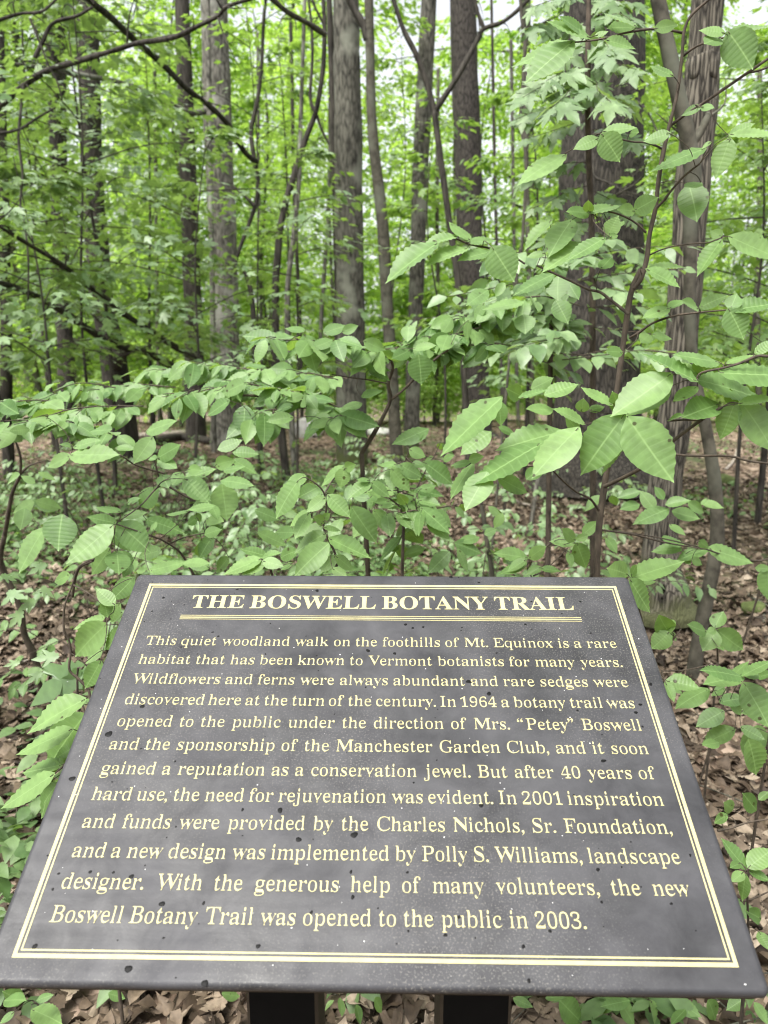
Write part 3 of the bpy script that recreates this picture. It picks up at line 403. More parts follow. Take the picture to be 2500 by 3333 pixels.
def parse(s):
    d = {}
    for it in s.split(';'):
        ch, adv, cs = it.split(':')
        C = [[tuple(map(int, p.split(','))) for p in c.split(' ')] for c in cs.split('|')]
        area = lambda c: abs(sum(c[i - 1][0] * c[i][1] - c[i][0] * c[i - 1][1] for i in range(len(c))))
        def within(p, c):
            k = False
            for i in range(len(c)):
                a, b = c[i - 1], c[i]
                if (a[1] > p[1]) != (b[1] > p[1]) and p[0] < (b[0] - a[0]) * (p[1] - a[1]) / (b[1] - a[1]) + a[0]: k = not k
            return k
        C.sort(key=area, reverse=True); G = []
        for c in C:
            host = next((g for g in G if within(c[0], g[0])), None)
            if host: host.append(c)
            else: G.append([c])
        V = []; T = []
        for g in G:
            n = len(V); T += [tuple(i + n for i in t) for t in tessellate_polygon([[Vector((x, y, 0)) for x, y in c] for c in g])]
            V += [(x / 1000, y / 1000) for c in g for x, y in c]
        d[ch] = (int(adv) / 1000, np.array(V), np.array(T, int))
    return d
GLY = parse(REG); GLB = parse(BOLD)
def disc(cx, cy, r, n=12):
    a = np.arange(n) / n * 2 * np.pi
    return np.stack([cx + r * np.cos(a), cy + r * np.sin(a)], 1), np.array([(0, i, i + 1) for i in range(1, n - 1)])
def mark(ch):
    V, T = disc(.10, .045, .058)
    if ch == '.': return .22, V, T
    tail = np.array([(.155, .05), (.15, -.04), (.06, -.135), (.05, -.115), (.10, -.06), (.10, .0)])
    Tt = np.array([(0, 1, 5), (1, 4, 5), (1, 2, 4), (2, 3, 4)])
    V2 = np.vstack([V, tail]); T2 = np.vstack([T, Tt + len(V)])
    if ch == ',': return .22, V2, T2
    one = V2 + np.array([-.02, .585])
    if ch == '\u201c': one = np.array([.20, .60]) - (V2 + np.array([.02, 0])) + np.array([.0, -.05])
    if ch in '\u201c\u201d':
        return .40, np.vstack([one, one + np.array([.17, 0])]), np.vstack([T2, T2 + len(V2)])
for ch in '.,\u201c\u201d': GLY[ch] = mark(ch)
def word(s, G):
    x = 0; out = []
    for ch in s:
        adv, V, T = G[ch]; out.append((V + np.array([x, 0]), T)); x += adv
    xmin = out[0][0][:, 0].min(); xmax = out[-1][0][:, 0].max()
    return [(V - np.array([xmin, 0]), T) for V, T in out], xmax - xmin
class Print:
    """flat print, each letter a hair above the last so that no two faces lie in one plane"""
    def __init__(s): s.V = []; s.T = []; s.n = 0
    def put(s, V, T, x, y, sx, sy, z=0.0):
        P = np.stack([x + V[:, 0] * sx, y + V[:, 1] * sy, np.full(len(V), z)], 1)
        s.V.append(P); s.T.append(T + s.n); s.n += len(V)
    def rect(s, x0, y0, x1, y1, z=0.0):
        s.put(np.array([(x0, y0), (x1, y0), (x1, y1), (x0, y1)]), np.array([(0, 1, 2), (0, 2, 3)]), 0, 0, 1, 1, z)
    def build(s, name, parent):
        T = np.vstack(s.T); V = np.vstack(s.V)
        a, b, c = V[T[:, 0]], V[T[:, 1]], V[T[:, 2]]
        flip = np.cross(b - a, c - a)[:, 2] < 0; T[flip] = T[flip][:, ::-1]
        return mesh_obj(name, V, T, M['cream'], parent, False)
BW = 0.761                       # width of the printed border, metres
BH = 0.732 * BW; KV = 0.898 * BW
# border corner frame from the photograph (camera axes right, down, ahead)
ax = nrm(np.array([0.9998, 0.0037, -0.0161])); ay0 = np.array([0.0139, -0.632, 0.7749])
ay = nrm(ay0 - ax * (ax @ ay0)); t0 = np.array([-0.51594, 0.61747, 1.0217]) * BW
cw = lambda v: RT * v[0] - UP * v[1] + FWD * v[2]
AX, AY = cw(ax), cw(ay); AZ = np.cross(AX, AY); ORG = CAM + cw(t0)
sign_root = thing('information_sign', (0, 0, 0), 'slanted dark trail information sign with cream lettering on two black posts', 'sign')
midb = ORG + AX * BW / 2 + AY * BH / 2
sign_root.location = (midb[0], midb[1], 0)
bpy.context.view_layer.update()
MW = Matrix(((AX[0], AY[0], AZ[0], ORG[0] - midb[0]), (AX[1], AY[1], AZ[1], ORG[1] - midb[1]), (AX[2], AY[2], AZ[2], ORG[2]), (0, 0, 0, 1)))
PX0, PX1, PY0, PY1 = -0.0352 * BW, 1.0335 * BW, -0.0365 * KV, 0.851 * KV
def slab(name, x0, y0, x1, y1, z0, z1, rad, bev, mat, parent):
    n = 6; ring = []
    for cx, cy, a0 in ((x1 - rad, y1 - rad, 0), (x0 + rad, y1 - rad, 90), (x0 + rad, y0 + rad, 180), (x1 - rad, y0 + rad, 270)):
        for i in range(n + 1):
            a = math.radians(a0 + 90 * i / n); ring.append((cx, cy, math.cos(a), math.sin(a)))
    k = len(ring); V = []; P = []
    lev = [(rad, z0)] + [(rad - bev * (1 - math.sin(t)), z1 - bev * (1 - math.cos(math.pi / 2 - (math.pi / 2 - t)) if False else 1 - math.cos(t))) for t in []]
    levels = [(rad - bev * .3, z0), (rad, z0 + bev * .3)]
    for i in range(6):
        t = i / 5 * math.pi / 2
        levels.append((rad - bev * (1 - math.cos(t)), z1 - bev * (1 - math.sin(t))))
    for r, z in levels:
        for cx, cy, c, s_ in ring: V.append((cx + r * c, cy + r * s_, z))
    for l in range(len(levels) - 1):
        for i in range(k): P.append((l * k + i, l * k + (i + 1) % k, (l + 1) * k + (i + 1) % k, (l + 1) * k + i))
    P.append(tuple(range((len(levels) - 1) * k, len(levels) * k))); P.append(tuple(range(k - 1, -1, -1)))
    o = mesh_obj(name, V, None, mat, parent, True, None, P)
    for p in o.data.polygons:
        if len(p.vertices) > 4: p.use_smooth = False
    return o
panel = slab('sign_panel', PX0, PY0, PX1, PY1, -.011, 0, .009, .006, M['panel'], sign_root); panel.matrix_local = MW
backing = slab('backing_board', PX0 + .004, PY0 + .003, PX1 - .004, PY1 - .003, -.022, -.0125, .009, .002, M['post_side'], sign_root); backing.matrix_local = MW
# printed border: a broad line and a fine line inside it
b = Print()
def frame(p, x0, y0, x1, y1, w, z):
    p.rect(x0, y0, x1, y0 + w, z); p.rect(x0, y1 - w, x1, y1, z); p.rect(x0, y0 + w, x0 + w, y1 - w, z); p.rect(x1 - w, y0 + w, x1, y1 - w, z)
Z1 = .0004
frame(b, 0, 0, BW, BH, .0042, Z1); bo = b.build('border_line', panel)
b = Print(); g = .0068; frame(b, g, g, BW - g, BH - g, .0017, Z1); b.build('border_line', panel)
b = Print()
for dy, w in ((0, .0010), (.0034, .0018), (.0078, .0010)): b.rect(.088 * BW, .7020 * KV + dy, .9085 * BW, .7020 * KV + dy + w, Z1)
b.build('title_rule', panel)
b = Print()
cap = .0405 * KV; sz = cap / .678
ws = [word(w, GLB) for w in 'THE BOSWELL BOTANY TRAIL'.split()]
tot = sum(w for _, w in ws); gap = .235
x0, x1 = .1030 * BW, .8990 * BW; sx = (x1 - x0) / (tot + 3 * gap)
x = x0
for gl, w in ws:
    for V, T in gl: b.put(V, T, x, .7372 * KV, sx, sz, Z1)
    x += (w + gap) * sx
b.build('title_lettering', panel)
LINES = ['This quiet woodland walk on the foothills of Mt. Equinox is a rare', 'habitat that has been known to Vermont botanists for many years.',
 'Wildflowers and ferns were always abundant and rare sedges were', 'discovered here at the turn of the century. In 1964 a botany trail was',
 'opened to the public under the direction of Mrs. \u201cPetey\u201d Boswell', 'and the sponsorship of the Manchester Garden Club, and it soon',
 'gained a reputation as a conservation jewel. But after 40 years of', 'hard use, the need for rejuvenation was evident. In 2001 inspiration',
 'and funds were provided by the Charles Nichols, Sr. Foundation,', 'and a new design was implemented by Polly S. Williams, landscape',
 'designer. With the generous help of many volunteers, the new', 'Boswell Botany Trail was opened to the public in 2003.']
b = Print(); XL, XR = .0348 * BW, .9640 * BW
last = [word(w, GLY) for w in LINES[-1].split()]
sxb = (.8030 - .0348) * BW / (sum(w for _, w in last) + .33 * (len(last) - 1)); syb = .0275 * .95
k = 0
for i, ln in enumerate(LINES):
    ws = [word(w, GLY) for w in ln.split()]
    tot = sum(w for _, w in ws); gap = ((XR - XL) / sxb - tot) / (len(ws) - 1) if i < 11 else .33
    x = XL; y = (.6255 - .05215 * i) * KV
    for gl, w in ws:
        for V, T in gl:
            k += 1; b.put(V, T, x, y, sxb, syb, Z1 + (k % 7) * 1e-5)
        x += (w + gap) * sxb
b.build('body_lettering', panel)
# wet spots and pale specks on the panel
rng = np.random.default_rng(5)
def spots(name, pts, mat, h):
    V = []; P = []
    for (x, y, r, e, a) in pts:
        n = 16; b0 = len(V)
        th_ = np.arange(n) / n * 2 * np.pi; rr = 1 + .13 * np.sin(2 * th_ + a * 7) + .08 * np.sin(3 * th_ + x * 900)
        for lvl, (fr, fz) in enumerate(((1, 0.02), (.8, .6), (.45, .92))):
            for i in range(n):
                t = i / n * 2 * math.pi
                dx, dy = r * fr * rr[i] * math.cos(t) * e, r * fr * rr[i] * math.sin(t)
                V.append((x + dx * math.cos(a) - dy * math.sin(a), y + dx * math.sin(a) + dy * math.cos(a), .0001 + r * h * fz))
        V.append((x, y, .0001 + r * h)); c = len(V) - 1
        for l in range(2):
            for i in range(n): P.append((b0 + l * n + i, b0 + l * n + (i + 1) % n, b0 + (l + 1) * n + (i + 1) % n, b0 + (l + 1) * n + i))
        for i in range(n): P.append((b0 + 2 * n + i, b0 + 2 * n + (i + 1) % n, c))
    o = mesh_obj(name, V, None, mat, panel, True, None, P); o['kind'] = 'stuff'
    return o
Hs = np.array([[0.0] * 3] * 3)
def on_panel(tag, x, y):
    """panel coordinates of a spot of the photo"""
    ox, oy, s = CROPS[tag]; d = FWD + RT * ((ox + x / s - 1250) / F_SRC) + UP * ((1666.5 - oy - y / s) / F_SRC)
    t = ((ORG - CAM) @ AZ) / (d @ AZ); q = CAM + t * d - ORG
    return q @ AX, q @ AY
dark = [('E', 1025, 157, 5), ('E', 706, 193, 6), ('E', 742, 209, 3), ('E', 1370, 163, 8), ('E', 898, 116, 3), ('E', 796, 224, 3), ('E', 698, 160, 2), ('E', 919, 342, 4), ('E', 943, 360, 5), ('E', 738, 285, 3),
 ('E', 624, 296, 3), ('E', 783, 407, 3), ('E', 853, 436, 3), ('E', 1608, 377, 6), ('E', 1590, 422, 7), ('E', 1168, 304, 3), ('E', 656, 252, 3), ('E', 1580, 580, 4), ('E', 615, 663, 8), ('E', 470, 782, 14), ('E', 312, 975, 10),
 ('E', 757, 900, 4), ('E', 610, 845, 3), ('E', 550, 290, 2), ('E', 433, 542, 3), ('F', 289, 104, 9), ('F', 410, 127, 6), ('F', 322, 106, 3), ('F', 848, 210, 5), ('F', 637, 210, 4), ('F', 768, 262, 3), ('F', 93, 309, 7), ('F', 124, 324, 6), ('F', 169, 320, 5),
 ('F', 611, 309, 5), ('F', 637, 329, 4), ('F', 696, 330, 3), ('F', 893, 346, 4), ('F', 337, 322, 3), ('F', 46, 434, 6), ('F', 486, 432, 4), ('F', 1002, 487, 3), ('F', 365, 556, 9), ('F', 453, 608, 9), ('F', 1152, 567, 8), ('F', 1107, 655, 6), ('F', 1088, 689, 6),
 ('F', 836, 680, 4), ('F', 1117, 750, 4), ('F', 497, 740, 3), ('F', 948, 898, 7), ('F', 128, 992, 4), ('F', 228, 895, 3), ('G8', 200, 590, 1), ('G10', 1095, 640, 4)]
d7 = [(0, 2533, 1210, 139, 11), (0, 2533, 1048, 136, 7), (0, 2533, 1290, 265, 11), (0, 2533, 1530, 245, 12), (0, 2533, 568, 425, 9), (0, 2533, 390, 405, 6), (0, 2533, 490, 407, 5), (0, 2533, 254, 412, 5), (0, 2533, 220, 395, 4), (0, 2533, 228, 480, 5),
 (0, 2533, 1516, 405, 7), (0, 2533, 1524, 514, 8), (0, 2533, 880, 540, 7), (0, 2533, 700, 543, 10), (0, 2533, 150, 728, 10), (0, 2533, 1115, 726, 8), (0, 2533, 707, 690, 4), (0, 2533, 508, 700, 3), (0, 2533, 555, 824, 13), (0, 2533, 885, 886, 12),
 (0, 2533, 760, 862, 3), (0, 2533, 720, 256, 3), (0, 2533, 760, 210, 4), (0, 2533, 1345, 580, 7), (0, 2533, 1048, 248, 3), (1250, 2533, 820, 75, 6), (1250, 2533, 420, 118, 9), (1250, 2533, 101, 407, 5), (1250, 2533, 924, 395, 7), (1250, 2533, 940, 535, 5),
 (1250, 2533, 1241, 542, 5), (1250, 2533, 717, 660, 7), (1250, 2533, 265, 678, 6), (1250, 2533, 602, 727, 7), (1250, 2533, 626, 875, 7), (1250, 2533, 1323, 333, 6), (1250, 2533, 105, 660, 4), (1250, 2533, 395, 690, 3), (1250, 2533, 1027, 384, 4), (1250, 2533, 322, 600, 6)]
pts = []
for tg, x, y, r in dark:
    u, v = on_panel(tg, x, y); pts.append((u, v, r / 1.3272 / F_SRC * 1.05 * 1.05, rng.uniform(.8, 1.5), rng.uniform(-.4, .4)))
for ox, oy, x, y, r in d7:
    CROPS['q'] = (ox, oy, 1.3272); u, v = on_panel('q', x, y); pts.append((u, v, r / 1.3272 / F_SRC * .9 * 1.05, rng.uniform(.8, 1.3), rng.uniform(-.4, .4)))
for i in range(70): pts.append((rng.uniform(PX0 + .02, PX1 - .02), rng.uniform(PY0 + .02, PY1 - .02), rng.uniform(.0005, .0011), rng.uniform(.8, 1.3), rng.uniform(0, 3)))
spots('wet_spots', pts, M['wet'], .12)
pts = [(rng.uniform(PX0 + .01, PX1 - .01), rng.uniform(PY0 + .008, PY1 - .01), rng.uniform(.0003, .0008), rng.uniform(.7, 1.4), rng.uniform(0, 3)) for i in range(120)]
spots('pale_specks', pts, M['pale_speck'], .5)
# posts
def post(cx, w, dep):
    y0 = float(midb[1]) - .155; ztop = lambda yy: float((ORG + AY * ((yy - ORG[1]) / AY[1]))[2]) - .027
    V = []; P = []
    x0, x1 = cx - w / 2, cx + w / 2; y1 = y0 + dep; c = .004
    prof = [(x0 + c, y0), (x1 - c, y0), (x1, y0 + c), (x1, y1 - c), (x1 - c, y1), (x0 + c, y1), (x0, y1 - c), (x0, y0 + c)]
    for x, y in prof: V.append((x, y, -.25))
    for x, y in prof: V.append((x, y, ztop(y)))
    n = 8
    for i in range(n): P.append((i, (i + 1) % n, n + (i + 1) % n, n + i))
    P += [tuple(range(n - 1, -1, -1)), tuple(range(n, 2 * n))]
    V = [(a - midb[0], bb - midb[1], cc) for a, bb, cc in V]
    o = mesh_obj('post', V, None, M['black_paint'], sign_root, False, None, P); o.data.materials.append(M['post_side'])
    for f in o.data.polygons:
        if abs(f.normal.x) > .5: f.material_index = 1
    return o
POSTS = [((1032 + 795) / 2, 237), ((1672 + 1435) / 2, 237)]
for X, wpx in POSTS:
    yb = float(midb[1]) - .155
    dpt = 0.93; 
    post((X - 1250) / F_SRC * (yb * cp_ + (1.5 - .80) * -sp_), wpx / F_SRC * (yb * cp_ + (1.5 - .80) * -sp_), .09)
# ---------------------------------------------------------------- ground
def at_y(tag, x, y, Y):
    """the place seen at that spot of the photo, Y metres away along the ground"""
    d = at(tag, x, y, 1.0) - CAM
    return CAM + d * (Y / d[1])
def at_floor(tag, x, y, lift=0.0):
    d = at(tag, x, y, 1.0) - CAM; t = 1.5 / -d[2]
    for _ in range(5):
        p = CAM + d * t; t = (1.5 - float(ground_z(p[0], p[1])) - lift) / -d[2]
    return CAM + d * t
def ground_sheet():
    ys = np.concatenate([np.linspace(-6, 0, 10)[:-1], np.linspace(0, 12, 90)[:-1], np.linspace(12, 40, 70)[:-1], np.linspace(40, 300, 30)])
    xs = np.concatenate([np.linspace(-260, -14, 16)[:-1], np.linspace(-14, 14, 110)[:-1], np.linspace(14, 260, 16)])
    X, Y = np.meshgrid(xs, ys); Z = ground_z(X, Y)
    Z = np.maximum(Z, -4.5)
    r = np.random.default_rng(3).normal(0, .012, Z.shape); Z = Z + r * (np.abs(X) < 14) * (Y < 40)
    V = np.stack([X, Y, Z], -1).reshape(-1, 3); nx = len(xs)
    i, j = np.meshgrid(np.arange(len(ys) - 1), np.arange(nx - 1), indexing='ij')
    a = (i * nx + j).ravel(); Q = np.stack([a, a + 1, a + nx + 1, a + nx], 1)
    return mesh_obj('ground', V, Q, M['ground'])
g_ = ground_sheet(); g_['kind'] = 'structure'; g_['label'] = 'brown woodland ground under dry leaves'

def rnd_dirs(rng, N): return nrm(rng.normal(size=(N, 3)))
UPV = np.array([0, 0, 1.0])
# dry leaves on the forest floor
rng = np.random.default_rng(11)
lv = Leaves(DRY)
def litter(N, x0, x1, y0, y1, pw=1.0, big=1.0):
    y = y0 + (y1 - y0) * rng.random(N) ** pw; x = (x0 + (x1 - x0) * rng.random(N)) * 1.0
    b = np.stack([x, y, ground_z(x, y) + rng.uniform(.004, .035, N)], 1)
    az = rng.uniform(0, 6.28, N); ax_ = np.stack([np.cos(az), np.sin(az), rng.normal(0, .22, N)], 1)
    n = UPV + rng.normal(0, .38, (N, 3)); n[:, 2] = np.abs(n[:, 2]) * rng.choice([1, -1], N, p=[.65, .35])
    L = rng.uniform(.035, .085, N) * big
    lv.add(b, ax_, n, L, L * rng.uniform(.45, .8, N), np.clip(rng.beta(1.8, 1.9, N), 0, 1), rng.uniform(-.15, .2, N), rng.uniform(-.10, .10, N))
litter(15000, -2.6, 2.8, .5, 4.2); litter(20000, -4.5, 5.0, 3.0, 9.5); litter(12000, -8, 9, 8, 18, 1, 1.15)
lv2 = Leaves(leaf_lobed_dry()); keep_ = lv; lv = lv2
litter(9000, -2.6, 2.8, .5, 4.5, 1, 1.1); litter(7000, -5, 5, 4, 10, 1, 1.2)
for i_, r_ in enumerate(lv.rows): lv.rows[i_] = r_[:4] + (r_[3] * 1.05,) + r_[5:]
o = lv.build('leaf_litter', M['litter']); tag(o, 'lobed brown fallen leaves lying over the woodland ground', None, kind='stuff'); lv = keep_
tw = Tubes()
for k_ in range(520):
    y_ = .6 + 8.5 * rng.random() ** 1.3; x_ = rng.uniform(-1, 1) * (1.2 + .5 * y_); a_ = rng.uniform(0, 3.14); l_ = rng.uniform(.05, .28); g0 = np.array([x_, y_, float(ground_z(x_, y_)) + .03])
    d_ = np.array([math.cos(a_), math.sin(a_), rng.normal(0, .12)]) * l_
    tw.add([g0 - d_, g0 + rng.normal(0, .02, 3) * l_ * 3, g0 + d_], .0028, .0014, 4, 2)
o = tw.build('twig_litter', M['bark_smooth']); tag(o, 'small dead twigs scattered over the dry leaves', None, kind='stuff')
o = lv.build('leaf_litter', M['litter']); tag(o, 'brown dry fallen leaves covering the woodland ground', None, kind='stuff')

# low green seedlings on the floor
rng = np.random.default_rng(12); lv = Leaves(OVAL)
def seedlings(N, x0, x1, y0, y1, h0, h1, dens=1.0):
    cx = rng.uniform(x0, x1, N); cy_ = rng.uniform(y0, y1, N)
    keep = (np.sin(cx * 1.7 + 2) + np.cos(cy_ * 1.3 + cx * .6) + rng.normal(0, .7, N)) > (.2 - dens); cx, cy_ = cx[keep], cy_[keep]
    for k in range(7):
        n = len(cx); az = rng.uniform(0, 6.28, n); h = rng.uniform(h0, h1, n) * (1 - .08 * k)
        b = np.stack([cx + .02 * np.cos(az), cy_ + .02 * np.sin(az), ground_z(cx, cy_) + h], 1)
        a = np.stack([np.cos(az), np.sin(az), rng.uniform(-.35, .1, n)], 1)
        L = rng.uniform(.035, .085, n)
        lv.add(b, a, UPV + rng.normal(0, .28, (n, 3)), L, L * rng.uniform(.5, .75, n), rng.uniform(.1, 1, n), .2)
seedlings(2200, -4.8, -.05, 2.4, 9.5, .03, .26, .9); seedlings(150, -1.5, -.6, 1.45, 2.8, .05, .30, .5); seedlings(500, .7, 5, 2.2, 9, .03, .16, -.3)
seedlings(1200, -8, 9, 9, 17, .03, .25, .2); seedlings(26, -.35, .6, 1.35, 1.9, .04, .16, 1.2); seedlings(60, .55, 1.1, 1.15, 2.2, .05, .2, .6); seedlings(420, -.5, 1.2, 2.2, 6.0, .03, .2, .1)
o = lv.build('seedling_cover', M['leaf_ground']); tag(o, 'low green seedlings spread over the leaf litter', None, kind='stuff')

# ---------------------------------------------------------------- plants near the sign
class Plant:
    def __init__(s, name, base, label, cat, shape=PLEAT, mat='leaf_hero', seed=0, group=None):
        s.t = thing(name, base, label, cat, group); s.o = np.array(base, float); s.tb = Tubes(); s.lv = Leaves(shape); s.mat = mat
        s.rng = np.random.default_rng(seed); s.pts = []
    def stem(s, pts, r0, r1, sides=7, sub=5, bump=.08):
        s.tb.add(pts, r0, r1, sides, sub, bump, int(s.rng.integers(1e6))); s.pts.append(catmull(pts, 8))
    def path(s, tag_, pts, d, r0, r1, **k):
        """stem through spots of the photo; d one distance or (first, last)"""
        d0, d1 = d if isinstance(d, tuple) else (d, d)
        P = [at(tag_, x, y, d0 + (d1 - d0) * i / max(1, len(pts) - 1)) for i, (x, y) in enumerate(pts)]
        s.stem(P, r0, r1, **k); return P
    def leaf(s, tag_, bx, by, tx, ty, w, d, tilt=None, join=True):
        rng = s.rng; d = d + rng.uniform(-.05, .05)
        if tilt is None: tilt = rng.uniform(-.035, .025)
        b = at(tag_, bx, by, d); e = at(tag_, tx, ty, d + tilt)
        L = np.linalg.norm(e - b); a = (e - b) / L; c = nrm(CAM - b)
        n0 = nrm(c - (c @ a) * a); n1 = np.cross(a, n0); n1 = n1 * (1 if n1[2] > 0 else -1)
        nat = .56; co = min(1, w / nat) * .97; n = n0 * co + n1 * math.sqrt(max(0, 1 - co * co))
        if n[2] < -.15: n = n0 * co - n1 * math.sqrt(max(0, 1 - co * co))
        s.lv.add(b, a, n, L * 1.04, L * max(w, nat) * 1.05, rng.uniform(.2, .95), rng.uniform(.0, .10), rng.uniform(-.06, .06))
        if join and s.pts:
            Q = np.vstack(s.pts); k = np.argmin(((Q - b) ** 2).sum(1)); q = Q[k]; D = np.linalg.norm(q - b)
            if .004 < D < .11: s.tb.add([q, (q + b) / 2 - a * .12 * D + UPV * .03 * D, b, b + a * .006], .0009, .0006, 5, 3)
    def leaves(s, tag_, d, text):
        for it in text.split(';'):
            v = [float(z) for z in it.split()]
            if len(v) >= 5: s.leaf(tag_, *v[:5], d + (v[5] if len(v) > 5 else 0))
    def spray(s, A, B, n, L, sag=.03, wide=.58, droop=.42, r=.0022, up=None, ends=True, spread=.9):
        rng = s.rng; A, B = np.asarray(A, float), np.asarray(B, float); D = np.linalg.norm(B - A)
        mid1 = A * .66 + B * .34 + UPV * sag * D + rng.normal(0, .02 * D, 3); mid2 = A * .33 + B * .67 + UPV * sag * .8 * D + rng.normal(0, .02 * D, 3)
        s.stem([A, mid1, mid2, B], r, r * .45, 5, 4, 0)
        C = catmull([A, mid1, mid2, B], 12); t = np.linspace(.10, 1, n) + rng.uniform(-.5, .5, n) / n; t = np.clip(t, .05, 1)
        idx = np.clip((t * (len(C) - 1)).astype(int), 0, len(C) - 2); b = C[idx]; al = nrm(C[idx + 1] - C[idx])
        u0 = UPV + np.array([0, -.42, 0]) if up is None else np.asarray(up, float)
        sd_ = nrm(np.cross(al, u0)) * np.where(np.arange(n) % 2, 1, -1)[:, None]
        if ends: sd_[-1] *= .1
        a = al * rng.uniform(.35, .75, n)[:, None] + sd_ * spread * rng.uniform(.35, 1.1, n)[:, None] - UPV * rng.uniform(droop * .3, droop * 1.6, n)[:, None]
        nn = u0 + rng.normal(0, .36, (n, 3))
        ln = L * rng.uniform(.55, 1.25, n) * np.interp(t, [0, .15, .8, 1], [.7, 1, 1, .8])
        s.lv.add(b + nrm(a) * .008, a, nn, ln, ln * wide * rng.uniform(.9, 1.12, n), rng.uniform(.1, 1, n), rng.uniform(.02, .22, n), rng.uniform(-.08, .08, n))
    def bough(s, A, B, n, L, k=4, reach=.35, **kw):
        """a branch with side twigs, all in one flat layer"""
        rng = s.rng; A, B = np.asarray(A, float), np.asarray(B, float); D = np.linalg.norm(B - A)
        s.spray(A, B, max(5, n // 2), L, **kw)
        dr = (B - A) / D; sd_ = nrm(np.cross(dr, UPV))
        for i in range(k):
            t = (i + .6) / (k + .3); p = A + (B - A) * t + UPV * .03 * D * math.sin(t * 3.1)
            e = p + (dr * .6 + sd_ * (1 if i % 2 else -1) * rng.uniform(.7, 1.1) + UPV * rng.normal(-.02, .07)) * reach * D * rng.uniform(.7, 1.15)
            s.spray(p, e, max(4, n // (k + 1) + 2), L, r=.0016, **{q: v for q, v in kw.items() if q != 'r'})
    def done(s, holes=.0):
        if s.tb.n: s.tb.build('stem', M['bark_twig'], s.t, s.o)
        if s.lv.rows: s.lv.build('foliage', M[s.mat], s.t, s.o, holes if s.lv.shape is PLEAT else 0, seed=int(s.o[0] * 100) + 500)
        return s.t
def floor_below(p): return np.array([p[0], p[1], float(ground_z(p[0], p[1]))])

# sapling right behind the sign, thin brown stem, large pleated leaves
b0 = at('D', 918, 1330, 1.62); base = floor_below(b0 + np.array([.0, .05, 0]))
p = Plant('sapling', base, 'tall thin-stemmed sapling with large pleated leaves rising behind the sign', 'sapling', seed=21)
p.stem([base - UPV * .05, base + UPV * .4, b0], .009, .0075)
up_ = p.path('D', [(918, 1330), (922, 1200), (932, 1050), (952, 905), (972, 790), (990, 640), (1005, 500), (1050, 170), (1070, 60), (1110, -30)], (1.62, 1.50), .0075, .0055)
p.path('G4', [(545, 1120), (600, 1040), (650, 880), (675, 680), (725, 450), (745, 250), (775, 60), (800, -60)], (1.51, 1.45), .0052, .0042)
p.path('G9', [(1010, 1010), (1060, 780), (1110, 580), (1140, 360), (1155, 190), (1200, 90), (1300, 0), (1360, -60)], (1.45, 1.38), .0040, .0022)
p.path('D', [(952, 908), (1030, 870), (1130, 815), (1230, 725), (1370, 620), (1460, 565)], (1.53, 1.34), .0045, .0028)
p.path('G2', [(1660, 165), (1560, 165), (1420, 222), (1260, 270), (1060, 312), (1010, 380)], (1.28, 1.32), .0028, .0016)
p.path('D', [(928, 1010), (890, 960), (830, 930), (760, 870), (715, 820)], (1.58, 1.40), .0028, .0016)
p.path('D', [(940, 1095), (1080, 1115), (1220, 1150), (1400, 1180)], (1.6, 1.75), .0026, .0014)
p.path('G2', [(390, 700), (420, 740), (320, 890), (250, 920)], (1.38, 1.5), .0026, .0022)
p.path('G2', [(780, 745), (900, 738), (1060, 745)], 1.36, .0018, .0014)
p.path('G2', [(790, 1045), (980, 1060), (1300, 1062), (1480, 1105), (1660, 1130), (1800, 1150)], (1.6, 1.5), .0028, .0022)
p.path('G9', [(1155, 198), (1060, 180), (960, 175), (870, 185), (770, 205), (680, 230), (590, 245), (480, 255)], (1.42, 1.36), .0026, .0014)
p.path('G9', [(1150, 335), (1210, 290), (1280, 258), (1400, 225)], (1.43, 1.38), .0024, .0016)
p.path('G9', [(1078, 750), (1160, 690), (1250, 632), (1400, 530), (1540, 435), (1670, 345)], (1.45, 1.36), .0030, .0026)
p.path('G9', [(1540, 435), (1600, 425), (1680, 395)], (1.38, 1.36), .0022, .0018)
p.path('G9', [(1022, 892), (980, 872), (920, 855), (830, 848), (660, 805), (600, 830), (440, 920)], (1.46, 1.40), .0022, .0012)
p.path('G4', [(735, 450), (800, 380), (860, 300), (960, 190), (1090, 85)], (1.46, 1.38), .0028, .0018)
p.path('G4', [(645, 655), (590, 600), (510, 545), (420, 505), (320, 482), (190, 500)], (1.48, 1.45), .0024, .0014)
p.path('G4', [(680, 840), (770, 800), (900, 765), (1060, 745), (1160, 740), (1270, 700)], (1.5, 1.42), .0016, .0012)
p.path('G4', [(500, 1335), (420, 1270), (330, 1200), (260, 1150), (170, 1130), (100, 1098), (0, 1050), (-260, 930)], (1.51, 1.55), .0034, .0022)
p.path('G3', [(1170, 660), (1000, 560), (720, 500), (560, 440), (440, 470), (320, 480)], (1.55, 1.5), .0022, .0014)
p.path('G4', [(510, 1530), (580, 1490), (700, 1410), (870, 1350), (1060, 1322), (1330, 1297)], (1.51, 1.40), .0028, .0016)
